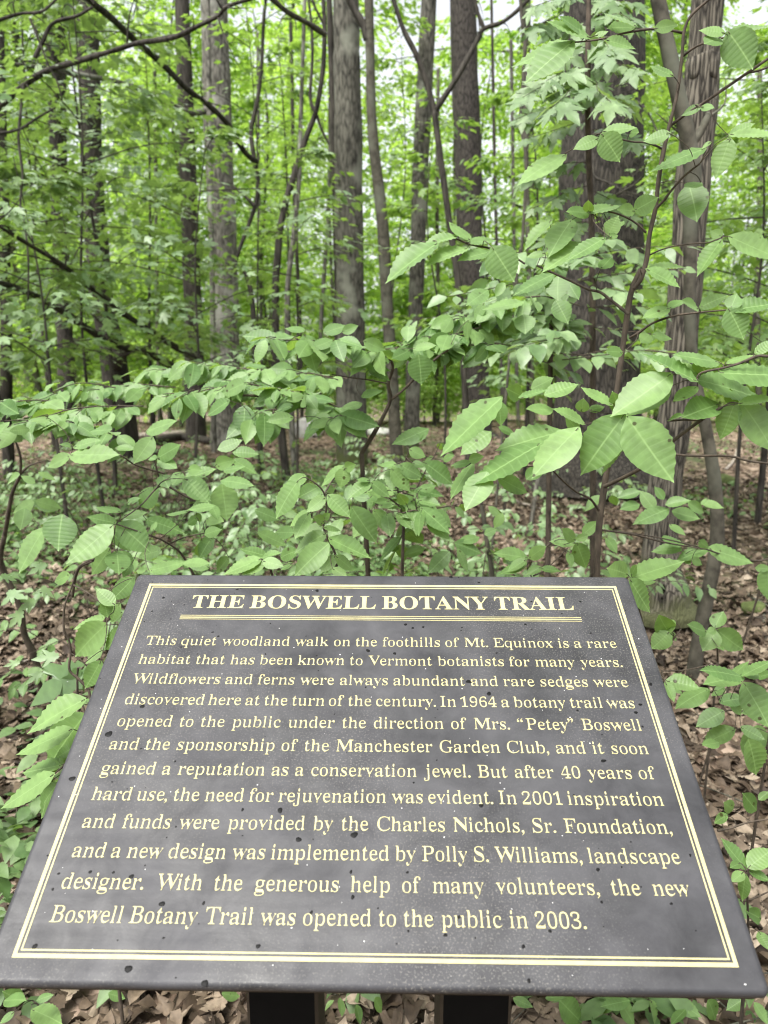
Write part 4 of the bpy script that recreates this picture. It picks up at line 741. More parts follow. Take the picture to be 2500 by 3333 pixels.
p.leaves('G1', 1.36, '''1740 700 1352 1210 .58 -.06;1330 815 905 1225 .46;990 955 370 1300 .30;1185 840 600 990 .33 .05;630 545 95 1030 .36 .06;510 1215 330 1550 .62 .04;610 1255 880 1400 .45 .1;540 850 260 1030 .5 .16;
620 570 640 790 .6 .12;820 525 690 450 .7 .14;915 455 1110 370 .65 .14;1035 515 1330 410 .42 .14;800 535 1060 455 .26 .1;1100 640 870 645 .4 .12;1390 770 1120 610 .24 .02;1640 605 1370 445 .24;1370 665 1370 550 .95 .1;380 1130 180 1420 .25 .1;
360 1120 190 1140 .4 .1;350 1100 475 1060 .6 .1;1430 650 1570 615 .5 .06;620 800 770 870 .4 .2;1330 850 1240 700 .5 .06;970 880 1000 960 .6 .1;870 1270 1010 1150 .6 .2''')
p.leaves('G2', 1.31, '''405 725 785 1292 .62 -.03;780 330 262 702 .50;770 440 385 705 .46 .06;1015 388 530 130 .22;1000 370 1640 515 .27;1230 312 1920 350 .28 -.03;1215 595 880 705 .48 .06;1360 580 1240 915 .58 .04;1425 590 1740 990 .52;
1210 215 845 150 .2 .04;1280 225 1540 140 .24;1020 440 800 560 .38 .05;395 880 150 1220 .22 .06;340 690 275 480 .6 .1;350 130 200 110 .5 .1;1540 140 1720 10 .5;1060 320 750 205 .34 .06;1400 590 1750 530 .3;1050 330 1010 210 .4 .06;1340 600 1330 470 .6 .1;760 740 905 690 .25 .05''')
p.leaves('G3', 1.50, '''440 490 0 780 .28;690 530 340 632 .24;605 430 310 505 .24;715 465 540 312 .28;700 482 930 470 .3;880 560 620 615 .32;900 525 1080 795 .85 -.05;1390 300 1170 540 .3;1560 295 1345 582 .45;1690 482 1340 690 .34;1340 575 1185 590 .4;880 560 800 640 .5''')
p.leaves('G4', 1.42, '''1000 260 1098 545 .64;1100 240 960 275 .22;1270 720 1062 1005 .42;1275 690 1185 640 .75;1340 690 1760 880 .4;1330 1290 1475 1525 .78;1345 1290 1410 1160 .85;1090 1280 1310 1165 .5;1080 1290 950 1230 .3;840 1285 615 1360 .4;
840 1285 980 1210 .34;1350 1300 1720 1240 .34;545 475 740 370 .8 .04;550 480 410 450 .5;170 492 0 470 .4;170 492 425 402 .28;170 490 165 392 .6;330 685 400 515 .85;340 690 420 680 .5;300 700 0 885 .34;270 955 375 850 .5;650 960 930 1090 .32 .05;650 960 965 940 .14 .05;400 610 470 560 .4;700 1500 860 1540 .4 .1;680 1500 600 1560 .6 .1;1600 1560 1700 1500 .6''')
p.leaves('G9', 1.38, '''1420 190 1580 395 .78;1400 200 1255 165 .4;1440 185 1680 150 .2;1430 832 1345 1068 .58;1280 892 950 1002 .25;1430 810 1700 790 .2;1420 810 1575 738 .4;660 805 780 955 .82;640 830 495 885 .5;670 790 865 755 .34;440 930 148 1072 .28;
1070 800 915 845 .5;485 250 188 478 .36;470 250 130 378 .24;590 225 338 128 .2;560 205 412 95 .26;690 240 862 290 .36;860 170 700 150 .4;870 160 685 55 .12;980 172 1115 150 .52;1258 640 1140 682 .46;1258 640 1330 650 .5;1090 455 955 395 .28;830 800 880 790 .5;1370 230 1280 250 .3;1320 850 1260 890 .4;620 215 700 190 .4;640 240 590 230 .6''')
p.done()

# low shrub with bright drooping leaves above the middle of the top edge
b0 = at('G7', 1030, 1000, 1.60); base = floor_below(b0 + np.array([.02, .12, 0]))
p = Plant('shrub', base, 'low shrub with bright drooping leaves just above the middle of the sign', 'shrub', mat='leaf_hero', seed=22)
p.stem([base - UPV * .04, base * .5 + b0 * .5 + np.array([.02, .04, 0]), b0], .005, .0035)
p.path('G7', [(1030, 1000), (1022, 850), (975, 740), (940, 640), (960, 520), (945, 430), (900, 370), (820, 320)], (1.6, 1.5), .0032, .0014)
p.path('G7', [(945, 430), (1000, 340), (1080, 255)], (1.52, 1.6), .0018, .0012)
p.path('G7', [(600, 1000), (570, 910), (520, 870)], (1.58, 1.52), .0026, .0014)
p.leaves('G7', 1.52, '''770 340 595 572 .45;815 300 690 390 .52;900 385 772 458 .75;950 455 825 545 .58;970 440 1120 582 .56;1080 245 918 362 .34 .06;1080 255 1060 392 .78 .06;1085 262 1148 225 .7 .06;845 545 710 650 .4 .03;840 560 738 725 .42;930 645 780 705 .5;955 695 738 815 .48;970 770 735 965 .56 -.04;
980 730 1250 868 .42;940 655 1060 672 .35;1022 845 930 965 .52;1022 850 1142 945 .52;520 870 268 962 .36;530 882 667 920 .55;540 895 400 975 .5;525 862 650 820 .3;560 850 380 800 .35 .1;960 400 1020 395 .7;945 620 880 590 .6;940 600 980 560 .7;650 860 760 800 .5 .1;730 900 650 940 .4 .05;940 430 820 465 .5 .08;1000 930 1090 990 .5''')
p.done()

# dark-green bush right of it (drooping bronze-tinted leaves)
b0 = at('G7', 1480, 620, 1.85); base = floor_below(b0 + np.array([-.02, .1, 0]))
p = Plant('shrub', base, 'bushy shrub of dull dark leaves between the bright shrub and the tall sapling', 'shrub', mat='leaf_shrub', seed=23)
p.stem([base - UPV * .04, base * .5 + b0 * .5, b0], .006, .004)
p.path('G7', [(1480, 620), (1440, 400), (1480, 240), (1520, 130)], (1.85, 1.8), .003, .0014)
p.path('G7', [(1460, 520), (1350, 430), (1260, 350), (1180, 330)], (1.85, 1.75), .0024, .0012); p.path('G7', [(1470, 560), (1560, 540), (1600, 560), (1680, 520)], 1.8, .002, .0012)
p.leaves('G7', 1.76, '''1255 350 1102 440 .48;1260 352 1388 448 .5;1250 340 1165 330 .35;1460 245 1592 330 .6;1400 262 1520 410 .58;1520 130 1625 185 .7;1430 230 1310 240 .35;1130 520 1290 765 .5;1280 540 1425 690 .5;1500 500 1440 430 .6;1590 540 1470 590 .5;1600 540 1560 710 .35;1590 400 1700 380 .5;1540 220 1620 240 .6;1340 450 1240 420 .4;1380 480 1290 490 .5;1420 500 1320 520 .4;1440 560 1530 670 .45;1250 460 1130 450 .5''')
p.leaves('G12', 1.8, '''240 420 120 490 .5;250 420 450 580 .45;250 430 200 600 .4;60 130 40 310 .5;110 130 250 220 .6;210 300 400 335 .4;280 120 470 250 .5;240 370 380 400 .4;20 460 40 610 .6;90 470 180 550 .5;300 500 430 640 .5;480 660 660 720 .5 .2;440 720 300 860 .55 .1;500 700 570 850 .35 .1;640 620 500 640 .4 .2;400 100 470 60 .5;100 700 10 690 .5 .3;270 700 130 740 .5 .3''')
for q in range(9):
    A = at('G12', 200 + 40 * p.rng.normal(), 400 + 90 * p.rng.normal(), 2.0); p.spray(A, A + np.array([p.rng.normal(0, .22), p.rng.normal(0, .2), p.rng.normal(-.02, .1)]), 7, .075, droop=.5)
p.done()

# small plants between that shrub and the sapling's stem
b0 = at('G12', 1000, 900, 1.75); base = floor_below(b0 + np.array([0, .15, 0]))
p = Plant('shrub', base, 'small light green seedling shrub at the foot of the thin-stemmed sapling', 'shrub', mat='leaf_hero', seed=24)
p.stem([base - UPV * .03, base * .5 + b0 * .5, b0], .004, .003); p.path('G12', [(1000, 900), (970, 790), (1080, 700), (1130, 640)], (1.75, 1.8), .002, .0012); p.path('G12', [(1010, 880), (1100, 830), (1290, 640)], (1.75, 1.85), .002, .001)
p.leaves('G12', 1.72, '''970 760 750 720 .4;960 770 830 850 .45;980 760 1085 680 .6;960 790 780 865 .35;1060 830 1190 850 .4;1060 820 960 870 .5;1300 660 1370 830 .62;1290 640 1200 570 .55;1375 610 1290 640 .6;1340 600 1450 520 .6;1290 660 1120 650 .4;1250 720 1260 820 .5;1600 790 1540 860 .8 -.1;1500 620 1580 720 .5 .1;680 600 760 560 .7 .1;800 460 750 560 .6 .1''')
p.done()

# shrub at the left with broad leaves, up to the sign's left corner
b0 = at('G6', 1300, 1000, 1.75); base = floor_below(b0 + np.array([-.1, .25, 0]))
p = Plant('shrub', base, 'broad-leaved shrub with arching twigs beyond the upper left corner of the sign', 'shrub', mat='leaf_shrub', seed=25)
p.stem([base - UPV * .04, base * .5 + b0 * .5 + np.array([.05, 0, 0]), at('G6', 1500, 1600, 1.75)], .006, .004)
p.path('G6', [(1500, 1600), (1400, 1430), (1300, 1350), (1170, 1290), (900, 1200)], (1.75, 1.6), .003, .0014); p.path('G6', [(1310, 1350), (1430, 1300), (1580, 1270)], (1.72, 1.75), .002, .0014)
p.path('G6', [(1660, 1060), (1500, 1015), (1320, 920), (1240, 860), (1200, 740), (1170, 560)], (1.8, 1.7), .003, .0016); p.path('G6', [(1270, 810), (1050, 745), (900, 660), (560, 620)], (1.75, 1.6), .0024, .0013)
p.path('G6', [(720, 1480), (620, 1530), (580, 1620), (560, 1760)], (1.5, 1.6), .0026, .003); p.path('G6', [(1240, 900), (1190, 940), (1080, 1060), (900, 1190)], (1.72, 1.62), .0024, .0012)
p.leaves('G6', 1.62, '''545 665 890 660 .36;540 670 370 765 .42;570 605 768 545 .32;562 602 462 580 .4;892 612 1042 622 .34 .1;1175 530 1045 728 .6 .06;1215 690 1382 592 .5 .05;1130 485 1345 398 .34 .1;908 1200 1172 1392 .68;862 1215 530 1512 .5;1130 1165 1422 1242 .42 .05;900 1190 678 1150 .46;930 1105 735 1058 .26;
1080 1055 1225 930 .75 .08;960 1135 1125 1115 .4;1250 820 1300 915 .9 .06;1420 850 1622 1015 .66 .06;1400 800 1340 895 .8 .08;1450 1105 1290 1110 .2 .06;890 1410 985 1565 .85;1150 1560 1452 1480 .32 -.05;1420 1500 1622 1490 .36 -.05;1240 1400 1060 1450 .5 .1;225 470 72 475 .55;380 385 245 405 .35;1200 700 1150 680 .5;1220 700 1370 760 .5 .04;1450 780 1560 780 .6 .1;1420 860 1660 760 .36 .1;840 1250 1010 1390 .5 .12;1650 1060 1450 1090 .35;1520 1150 1440 1200 .6 .1;980 1040 1080 990 .4 .1;1180 1250 1200 1180 .4;1580 1280 1700 1230 .6;1560 1340 1540 1460 .7 .1;270 880 160 830 .5 .1;300 800 430 860 .35 .1;150 820 50 880 .3 .1;860 470 690 480 .4 .12''')
p.leaves('G7', 1.66, '''250 342 468 350 .34;255 370 292 605 .76;10 330 172 475 .62;200 470 30 520 .4 .05;180 500 240 600 .5;80 560 110 620 .7 .05;170 925 0 890 .5 -.05;260 650 150 700 .5 .1;210 240 330 190 .6 .1;330 200 490 290 .45 .12;230 130 390 70 .5 .15;270 270 400 250 .3 .1;150 600 260 620 .5;330 150 500 150 .45 .15;190 720 90 860 .6 .1;500 690 690 780 .4 .12;740 690 610 690 .6 .15;480 540 640 600 .5 .3;300 860 210 960 .5 .1;660 540 770 580 .5 .3''')
p.leaves('G10', 1.56, '''842 215 860 362 .95 -.02;790 195 650 372 .5 .06;950 300 880 390 .6 .05''')
p.done()

# plants along the sign's left edge
b0 = at('G10', 640, 1205, 1.5); base = floor_below(b0 + np.array([.03, .1, 0]))
p = Plant('sapling', base, 'wiry little sapling with oval leaves beside the left edge of the sign', 'sapling', mat='leaf_hero', seed=26)
p.stem([base - UPV * .03, base * .5 + b0 * .5, b0], .004, .003)
p.path('G10', [(640, 1205), (570, 1130), (500, 1060), (510, 930), (490, 830), (460, 770), (465, 610), (520, 455), (570, 320), (680, 262)], (1.5, 1.45), .0028, .0016)
p.path('G10', [(515, 945), (580, 990), (650, 1060)], 1.48, .0016, .0012); p.path('G10', [(530, 452), (620, 500), (715, 570), (760, 640), (770, 740)], (1.46, 1.42), .0018, .0012)
p.leaves('G10', 1.42, '''825 595 688 478 .56;745 565 785 680 .85;960 400 812 570 .6 .04;755 680 535 775 .33 .02;765 735 528 940 .6;725 1000 620 1200 .6 .03;860 580 800 720 .5 .05;880 650 790 720 .5 .06;900 760 760 920 .5 .06;740 920 610 1010 .4 .1;500 380 380 430 .5 .2''')
p.done()
base = floor_below(at('G10', 620, 1900, 1.35)); base[1] = 1.25; base[0] = -.52
p = Plant('shrub', base, 'low leafy shrub with overlapping serrated leaves under the left edge of the sign', 'shrub', mat='leaf_hero', seed=27)
q = at('G10', 640, 1500, 1.28); p.stem([base - UPV * .03, base * .6 + q * .4, q], .004, .0025)
p.path('G10', [(640, 1500), (600, 1330), (560, 1270)], 1.28, .002, .0012); p.path('G10', [(640, 1500), (560, 1640), (450, 1760), (380, 1820)], (1.28, 1.2), .002, .0012)
p.leaves('G10', 1.25, '''610 1275 188 1482 .40;520 1490 118 1665 .34 .03;610 1390 315 1745 .52;450 1745 145 1805 .3 .03;385 1815 0 2062 .36 -.04;385 1850 275 2110 .36;300 1800 430 1740 .5;560 1600 400 1700 .5 .05;420 1880 300 2010 .5 .03;640 1300 520 1265 .5''')
p.done()
base = floor_below(at('G10', 560, 1500, 1.9))
p = Plant('maple_seedling', base, 'maple seedling with pointed lobed leaves left of the sign, behind the serrated shrub', 'seedling', MAPLE, 'leaf_maple', seed=28)
p.stem([base - UPV * .03, at('G10', 560, 1250, 1.85), at('G10', 600, 1040, 1.8)], .004, .002)
for v in ('600 1050 215 1285 .85', '620 1060 330 1150 .7', '560 1060 480 1270 .8', '420 960 230 1000 .7', '300 1080 180 1160 .7', '640 980 720 900 .8', '60 500 180 560 .7', '160 640 60 760 .8', '250 560 130 640 .8', '10 380 120 420 .7', '140 1010 20 1030 .6', '330 300 200 380 .7', '300 470 390 540 .8'):
    bx, by, tx, ty, w = map(float, v.split()); p.leaf('G10', bx, by, tx, ty, w, 1.85, join=False)
p.done()

# dark crooked stem at the far left
base = at_floor('G10', 315, 1345)
YB = base[1]
p = Plant('sapling', base, 'dark crooked sapling stem rising at the left, bare below its leaves', 'sapling', mat='leaf_shrub', seed=29)
P_ = [base - UPV * .08, base] + [at_y('G10', x, y, YB - .03 * i) for i, (x, y) in enumerate([(300, 1230), (252, 980), (175, 800), (140, 600), (25, 350), (4, 230), (35, 90)])]
p.stem(P_, .020, .009, 9, 5, .12)
p.stem([P_[-1]] + [at_y('G6', x, y, YB - .25 - .03 * i) for i, (x, y) in enumerate([(62, 1140), (85, 1000), (110, 920), (150, 830), (160, 700), (120, 560), (60, 480)])], .009, .003, 7, 5, .05)
p.stem([at_y('G6', 155, 815, YB - .3), at_y('G6', 215, 755, YB - .3), at_y('G6', 290, 725, YB - .3), at_y('G6', 365, 705, YB - .3)], .005, .002)
p.stem([at_y('G10', 160, 790, YB), at_y('G10', 85, 768, YB), at_y('G10', 0, 785, YB)], .004, .002); p.stem([at_y('G10', 305, 1335, YB), at_y('G10', 180, 1310, YB), at_y('G10', 30, 1300, YB + .1)], .004, .002)
dd = YB * cp_ + 0
p.leaves('G6', 2.3, '480 1130 430 1395 .9 -.6;340 1230 130 1560 .34 -.5;440 1090 250 1000 .5 0;280 1020 470 1080 .5 0;260 1030 100 1120 .5 0;190 1080 170 1240 .8 0;170 560 0 540 .3 -.2')
for i in range(5):
    A = at('G6', 60 + 90 * i, 470 + 30 * (i % 2), 2.3); p.spray(A, A + np.array([p.rng.uniform(-.3, .1), p.rng.uniform(-.2, .2), .03]), 8, .075)
p.done()

# the long flat leafy branches across the middle
b0 = at('G5', 1130, 1130, 2.05); base = floor_below(b0 + np.array([.05, .25, 0]))
p = Plant('shrub', base, 'wide-spreading shrub whose flat leafy boughs stretch across the middle', 'shrub', mat='leaf_shrub', seed=30)
p.stem([base - UPV * .05, base * .5 + b0 * .5, b0], .010, .007)
p.path('G5', [(1130, 1130), (1250, 930), (1350, 720), (1335, 590), (1372, 470), (1340, 390), (1230, 335)], (2.05, 1.9), .0065, .003)
p.path('G5', [(1350, 720), (1450, 640), (1550, 540), (1700, 400), (1800, 330)], (2.0, 1.9), .004, .0025)
p.path('G5', [(1335, 590), (1180, 560), (1030, 540), (900, 520)], (1.95, 1.9), .0022, .0014)
p.path('G5', [(1000, 940), (850, 800), (600, 760), (430, 700), (250, 680), (120, 690)], (2.2, 2.1), .006, .003)
J = lambda: p.rng.uniform(-.06, .06)
def bo(tag_, x0, y0, x1, y1, d0, d1, n, L, k=4, **kw): p.bough(at(tag_, x0, y0, d0), at(tag_, x1, y1, d1), n, L, k, **kw)
bo('G5', 1340, 390, 820, 250, 1.92, 1.80, 12, .078, 3, reach=.26); bo('G5', 900, 290, 350, 230, 1.85, 1.80, 10, .082, 3, reach=.25)
bo('G5', 1340, 340, 1720, 240, 1.95, 2.0, 14, .08, 4, reach=.3); bo('G5', 1480, 330, 1960, 180, 2.0, 2.05, 16, .08, 4, reach=.3)
bo('G5', 1000, 800, 450, 620, 2.15, 2.05, 18, .08, 5, reach=.3); bo('G5', 600, 700, 60, 560, 2.2, 2.15, 18, .08, 5, reach=.3); bo('G5', 950, 560, 400, 480, 2.3, 2.3, 16, .078, 5, reach=.3)
bo('G5', 450, 520, -150, 430, 2.4, 2.4, 18, .078, 5, reach=.3); bo('G5', 1120, 860, 820, 860, 2.05, 1.95, 10, .08, 3, reach=.35); bo('G5', 500, 790, 240, 850, 2.0, 1.95, 10, .085, 3, reach=.35)
bo('C', 760, 480, 300, 480, 2.4, 2.35, 20, .078, 5, reach=.3); bo('C', 500, 480, 0, 560, 2.3, 2.2, 20, .078, 5, reach=.3); bo('C', 620, 560, 120, 620, 2.1, 2.05, 18, .078, 5, reach=.3); bo('C', 250, 540, -120, 560, 2.1, 2.0, 16, .078, 4, reach=.3)
bo('C', 900, 430, 600, 400, 2.5, 2.5, 16, .078, 4, reach=.35); bo('C', 1500, 440, 1150, 430, 2.4, 2.4, 14, .078, 4, reach=.35); bo('C', 1200, 420, 860, 400, 2.45, 2.5, 16, .078, 4, reach=.35); bo('C', 560, 700, 250, 620, 1.95, 1.85, 12, .078, 3, reach=.3)
bo('C', 420, 560, 60, 640, 1.95, 1.85, 14, .08, 4, reach=.35); bo('C', 1050, 470, 700, 520, 2.1, 2.05, 14, .08, 4, reach=.35)
p.leaves('G5', 1.86, '''690 215 790 490 .62 -.06;600 230 260 272 .2 -.05;700 180 540 160 .3;840 200 1010 130 .5;980 190 1105 150 .6;1150 260 1310 340 .6;950 250 1130 300 .4;1180 350 1060 450 .7;1150 440 1350 480 .3 .05;1570 370 1605 590 .9 -.05;1500 330 1380 400 .6;1530 320 1700 290 .3;1190 480 1340 560 .4;230 760 210 990 .7 .1;330 800 170 1010 .45 .05;380 820 395 1060 .55 .05;600 850 400 870 .45 .05;960 830 1260 900 .45 .1;960 840 830 880 .4 .1;860 900 940 1020 .6 .1;820 890 800 990 .4 .1;110 720 -60 830 .4 .05;600 760 470 790 .4 .05;240 580 40 660 .5 .1;1000 840 1070 930 .4 .1;1640 940 1380 1060 .4 .1;1600 980 1500 1070 .4 .1;1130 740 970 790 .4 .1;1130 690 1290 640 .4''')
p.leaves('G3', 1.9, '''1410 745 1075 895 .3 -.2;1450 765 1428 960 .85 -.2;1160 1085 1190 1232 .95;1430 965 1535 1148 .72;1160 980 830 1040 .26;830 990 750 1140 .5;1530 800 1600 960 .6 -.1;1000 820 920 930 .6 .1;860 880 690 990 .5 .1;210 1170 190 1300 .7;260 1260 160 1340 .3;640 1270 430 1320 .4;700 1130 690 1300 .4''')
bo('G3', 1300, 930, 830, 1040, 1.95, 2.0, 14, .08, 4, reach=.35); bo('G3', 1000, 1060, 400, 1180, 2.05, 2.1, 20, .08, 5, reach=.3); bo('G3', 700, 1250, 100, 1330, 2.0, 2.0, 18, .08, 5, reach=.3); bo('G3', 1250, 1100, 800, 1180, 2.1, 2.1, 12, .08, 4, reach=.3)
bo('G3', 1000, 1330, 500, 1370, 2.0, 2.0, 12, .08, 3, reach=.3)
p.done()

# right edge: leafy plants beside the sign
def side_shrub(base, label, seed, stems, leaves, mat='leaf_hero'):
    p = Plant('shrub', base, label, 'shrub', mat=mat, seed=seed)
    q = stems[0]; p0 = at(q[0], *q[1][0], q[2] if not isinstance(q[2], tuple) else q[2][0])
    p.stem([base - UPV * .03, base * .5 + p0 * .5, p0], .004, .003)
    for tg, pts_, d in stems: p.path(tg, pts_, d, .0026, .0013)
    for tg, d, tx in leaves: p.leaves(tg, d, tx)
    return p.done()
side_shrub(floor_below(at('G8', 250, 1150, 1.9)), 'pair of long light leaves on a twig at the upper right corner of the sign', 31, [('G8', [(250, 900), (180, 640), (135, 510)], (1.6, 1.38)), ('G8', [(380, 1210), (520, 1065), (600, 960)], 1.6)],
 [('G8', 1.38, '140 508 605 340 .36;142 515 322 822 .45;150 485 195 378 .4;118 470 -40 400 .7;230 560 370 520 .4 .1'), ('G8', 1.6, '492 990 345 1145 .85;492 988 385 855 .7;495 985 560 1065 .5;510 880 500 1000 .4')])
side_shrub(floor_below(at('G8', 920, 1300, 2.1)), 'small five-leaved seedling in front of the crooked grey stem right of the sign', 32, [('G8', [(930, 1250), (925, 1100), (915, 960)], (2.0, 1.85)), ('G8', [(915, 960), (830, 985), (700, 960)], 1.85)],
 [('G8', 1.85, '915 985 800 1150 .85;930 970 1145 1168 .62;905 945 965 795 .75;825 985 678 935 .45;915 965 838 985 .8;930 1120 990 1150 .4')])
side_shrub(floor_below(at('G8', 1330, 1700, 1.75)), 'shrub with toothed light and dark leaves beside the right edge of the sign', 33, [('G8', [(1450, 1560), (1390, 1440), (1200, 1380), (1000, 1330), (880, 1285), (640, 1330), (430, 1340)], (1.6, 1.5)), ('G8', [(1450, 1560), (1300, 1640), (1120, 1680), (1000, 1700)], (1.6, 1.7)), ('G8', [(1420, 1800), (1250, 1850), (1080, 1860)], 1.7)],
 [('G8', 1.45, '1145 1385 815 1452 .42;1165 1450 1420 1830 .62;1160 1395 775 1285 .2;1150 1380 1420 1240 .3;470 1425 768 1475 .5 -.05;460 1440 545 1610 .5;845 1500 535 1640 .42 .1;1060 1390 1190 1240 .4;1180 1390 1290 1350 .5;1290 1390 1420 1370 .5'), ('G8', 1.65, '980 1700 738 1832 .6;1080 1660 1335 1690 .5;1080 1860 798 2005 .52;1190 1890 1275 2215 .55;950 1620 1190 1560 .5;1140 1840 1350 1960 .5;900 1520 1000 1480 .5;1250 1850 1430 2020 .5;1040 1600 1140 1740 .5;1000 1500 870 1560 .5')], 'leaf_shrub')
side_shrub(floor_below(at('G8', 900, 380, 2.4)), 'dull green shrub with long flat leaves across the crooked grey stem', 34, [('G8', [(1400, 330), (1250, 345), (1000, 300), (800, 235), (500, 160), (240, 110), (0, 75)], (2.2, 1.75))],
 [('G8', 2.0, '845 235 1245 355 .42;605 240 338 240 .36;850 230 560 335 .35;620 300 690 370 .6;700 330 790 380 .7;760 170 850 230 .6;1380 400 1385 710 .6 -.3;1270 410 1400 420 .6 -.3;430 150 640 190 .35;500 20 640 110 .4'), ('G2', 2.1, '''500 1380 310 1440 .5;500 1500 330 1520 .5;720 1450 640 1340 .6;740 1500 950 1440 .5;1060 1480 1260 1530 .4;760 1540 450 1650 .45;800 1560 1040 1640 .5;640 1540 500 1380 .6;250 1420 290 1510 .6;150 1420 20 1560 .5;940 1480 1080 1580 .5;1060 1500 1100 1440 .5''')], 'leaf_shrub')
side_shrub(floor_below(at('G11', 600, 1500, 1.5)), 'low plant with toothed leaves near the lower right edge of the sign', 35, [('G11', [(560, 1500), (550, 1200), (545, 1040)], (1.45, 1.3)), ('G11', [(320, 720), (420, 700), (560, 655), (760, 625)], 1.4), ('G11', [(500, 1262), (590, 1245), (740, 1180)], 1.45)],
 [('G11', 1.28, '545 1015 345 790 .4;560 1005 740 850 .6;565 1030 725 1112 .42;540 1060 495 1255 .5;520 1040 440 1120 .6;655 1400 552 1335 .55 .1;500 970 420 1000 .5;620 560 520 440 .5 .3;640 480 720 420 .6 .3;400 600 290 650 .6 .15;440 560 380 500 .6 .2;640 1500 720 1640 .6 .1;560 20 650 290 .5 .2;330 40 210 60 .5 .25')])
base = floor_below(at('q', 560, 1100, 1.75)); CROPS['q8'] = (1250, 2533, 1.3272)
side_shrub(floor_below(at('q8', 1050, 1010, 1.9)), 'leafy seedling on the ground under the right end of the sign', 36, [('q8', [(1050, 1030), (1020, 970), (950, 960)], 1.7)],
 [('q8', 1.62, '''760 960 860 1062 .6;1010 960 920 1010 .5;1020 965 1085 1062 .5;1060 960 940 980 .4;1250 950 1370 1030 .5;1560 950 1480 1000 .6;1600 970 1660 1062 .5;1400 960 1440 1040 .5;560 950 640 990 .5;700 950 800 940 .4;1150 960 1180 1060 .3;1300 1000 1240 1062 .4''')])
CROPS['q7'] = (0, 2533, 1.3272)
side_shrub(floor_below(at('q7', 150, 1000, 1.8)), 'low seedling with pointed leaves on the litter under the left end of the sign', 37, [('q7', [(150, 1050), (170, 990), (140, 960)], 1.7)],
 [('q7', 1.62, '140 1000 270 1050 .5;100 960 10 930 .6;60 1010 0 1062 .5;160 960 230 930 .5;1440 960 1400 1000 .4;1470 950 1480 1030 .4;1540 980 1560 1062 .45;1620 950 1650 1010 .5;470 930 540 950 .6;960 930 1040 945 .5;20 960 110 950 .4')])

# low shrubs on the forest floor, alike among themselves
GS = 'low leafy shrubs on the forest floor behind the sign'
rg = np.random.default_rng(77)
for i in range(72):
    y = rg.uniform(2.4, 7.5); x = rg.uniform(-.50, .36) * y; base = np.array([x, y, float(ground_z(x, y))])
    p = Plant('low_shrub', base, 'low leafy shrub on the forest floor behind the sign', 'shrub', OVAL if y > 3.2 else PLEAT, 'leaf_maple' if y > 3.2 else 'leaf_shrub', 300 + i, GS)
    for q in range(int(rg.integers(4, 8))):
        a = rg.uniform(0, 6.28); r = rg.uniform(.1, .38); top = base + np.array([r * math.cos(a), r * math.sin(a), rg.uniform(.18, .72)])
        p.stem([base - UPV * .03, base * .6 + top * .4 + UPV * .05, top], .0035, .0018, 5, 3)
        B = top + np.array([math.cos(a) * .22, math.sin(a) * .22, rg.uniform(-.05, .05)]); p.spray(top, B, int(rg.integers(6, 10)), .072, droop=.35)
    p.done()
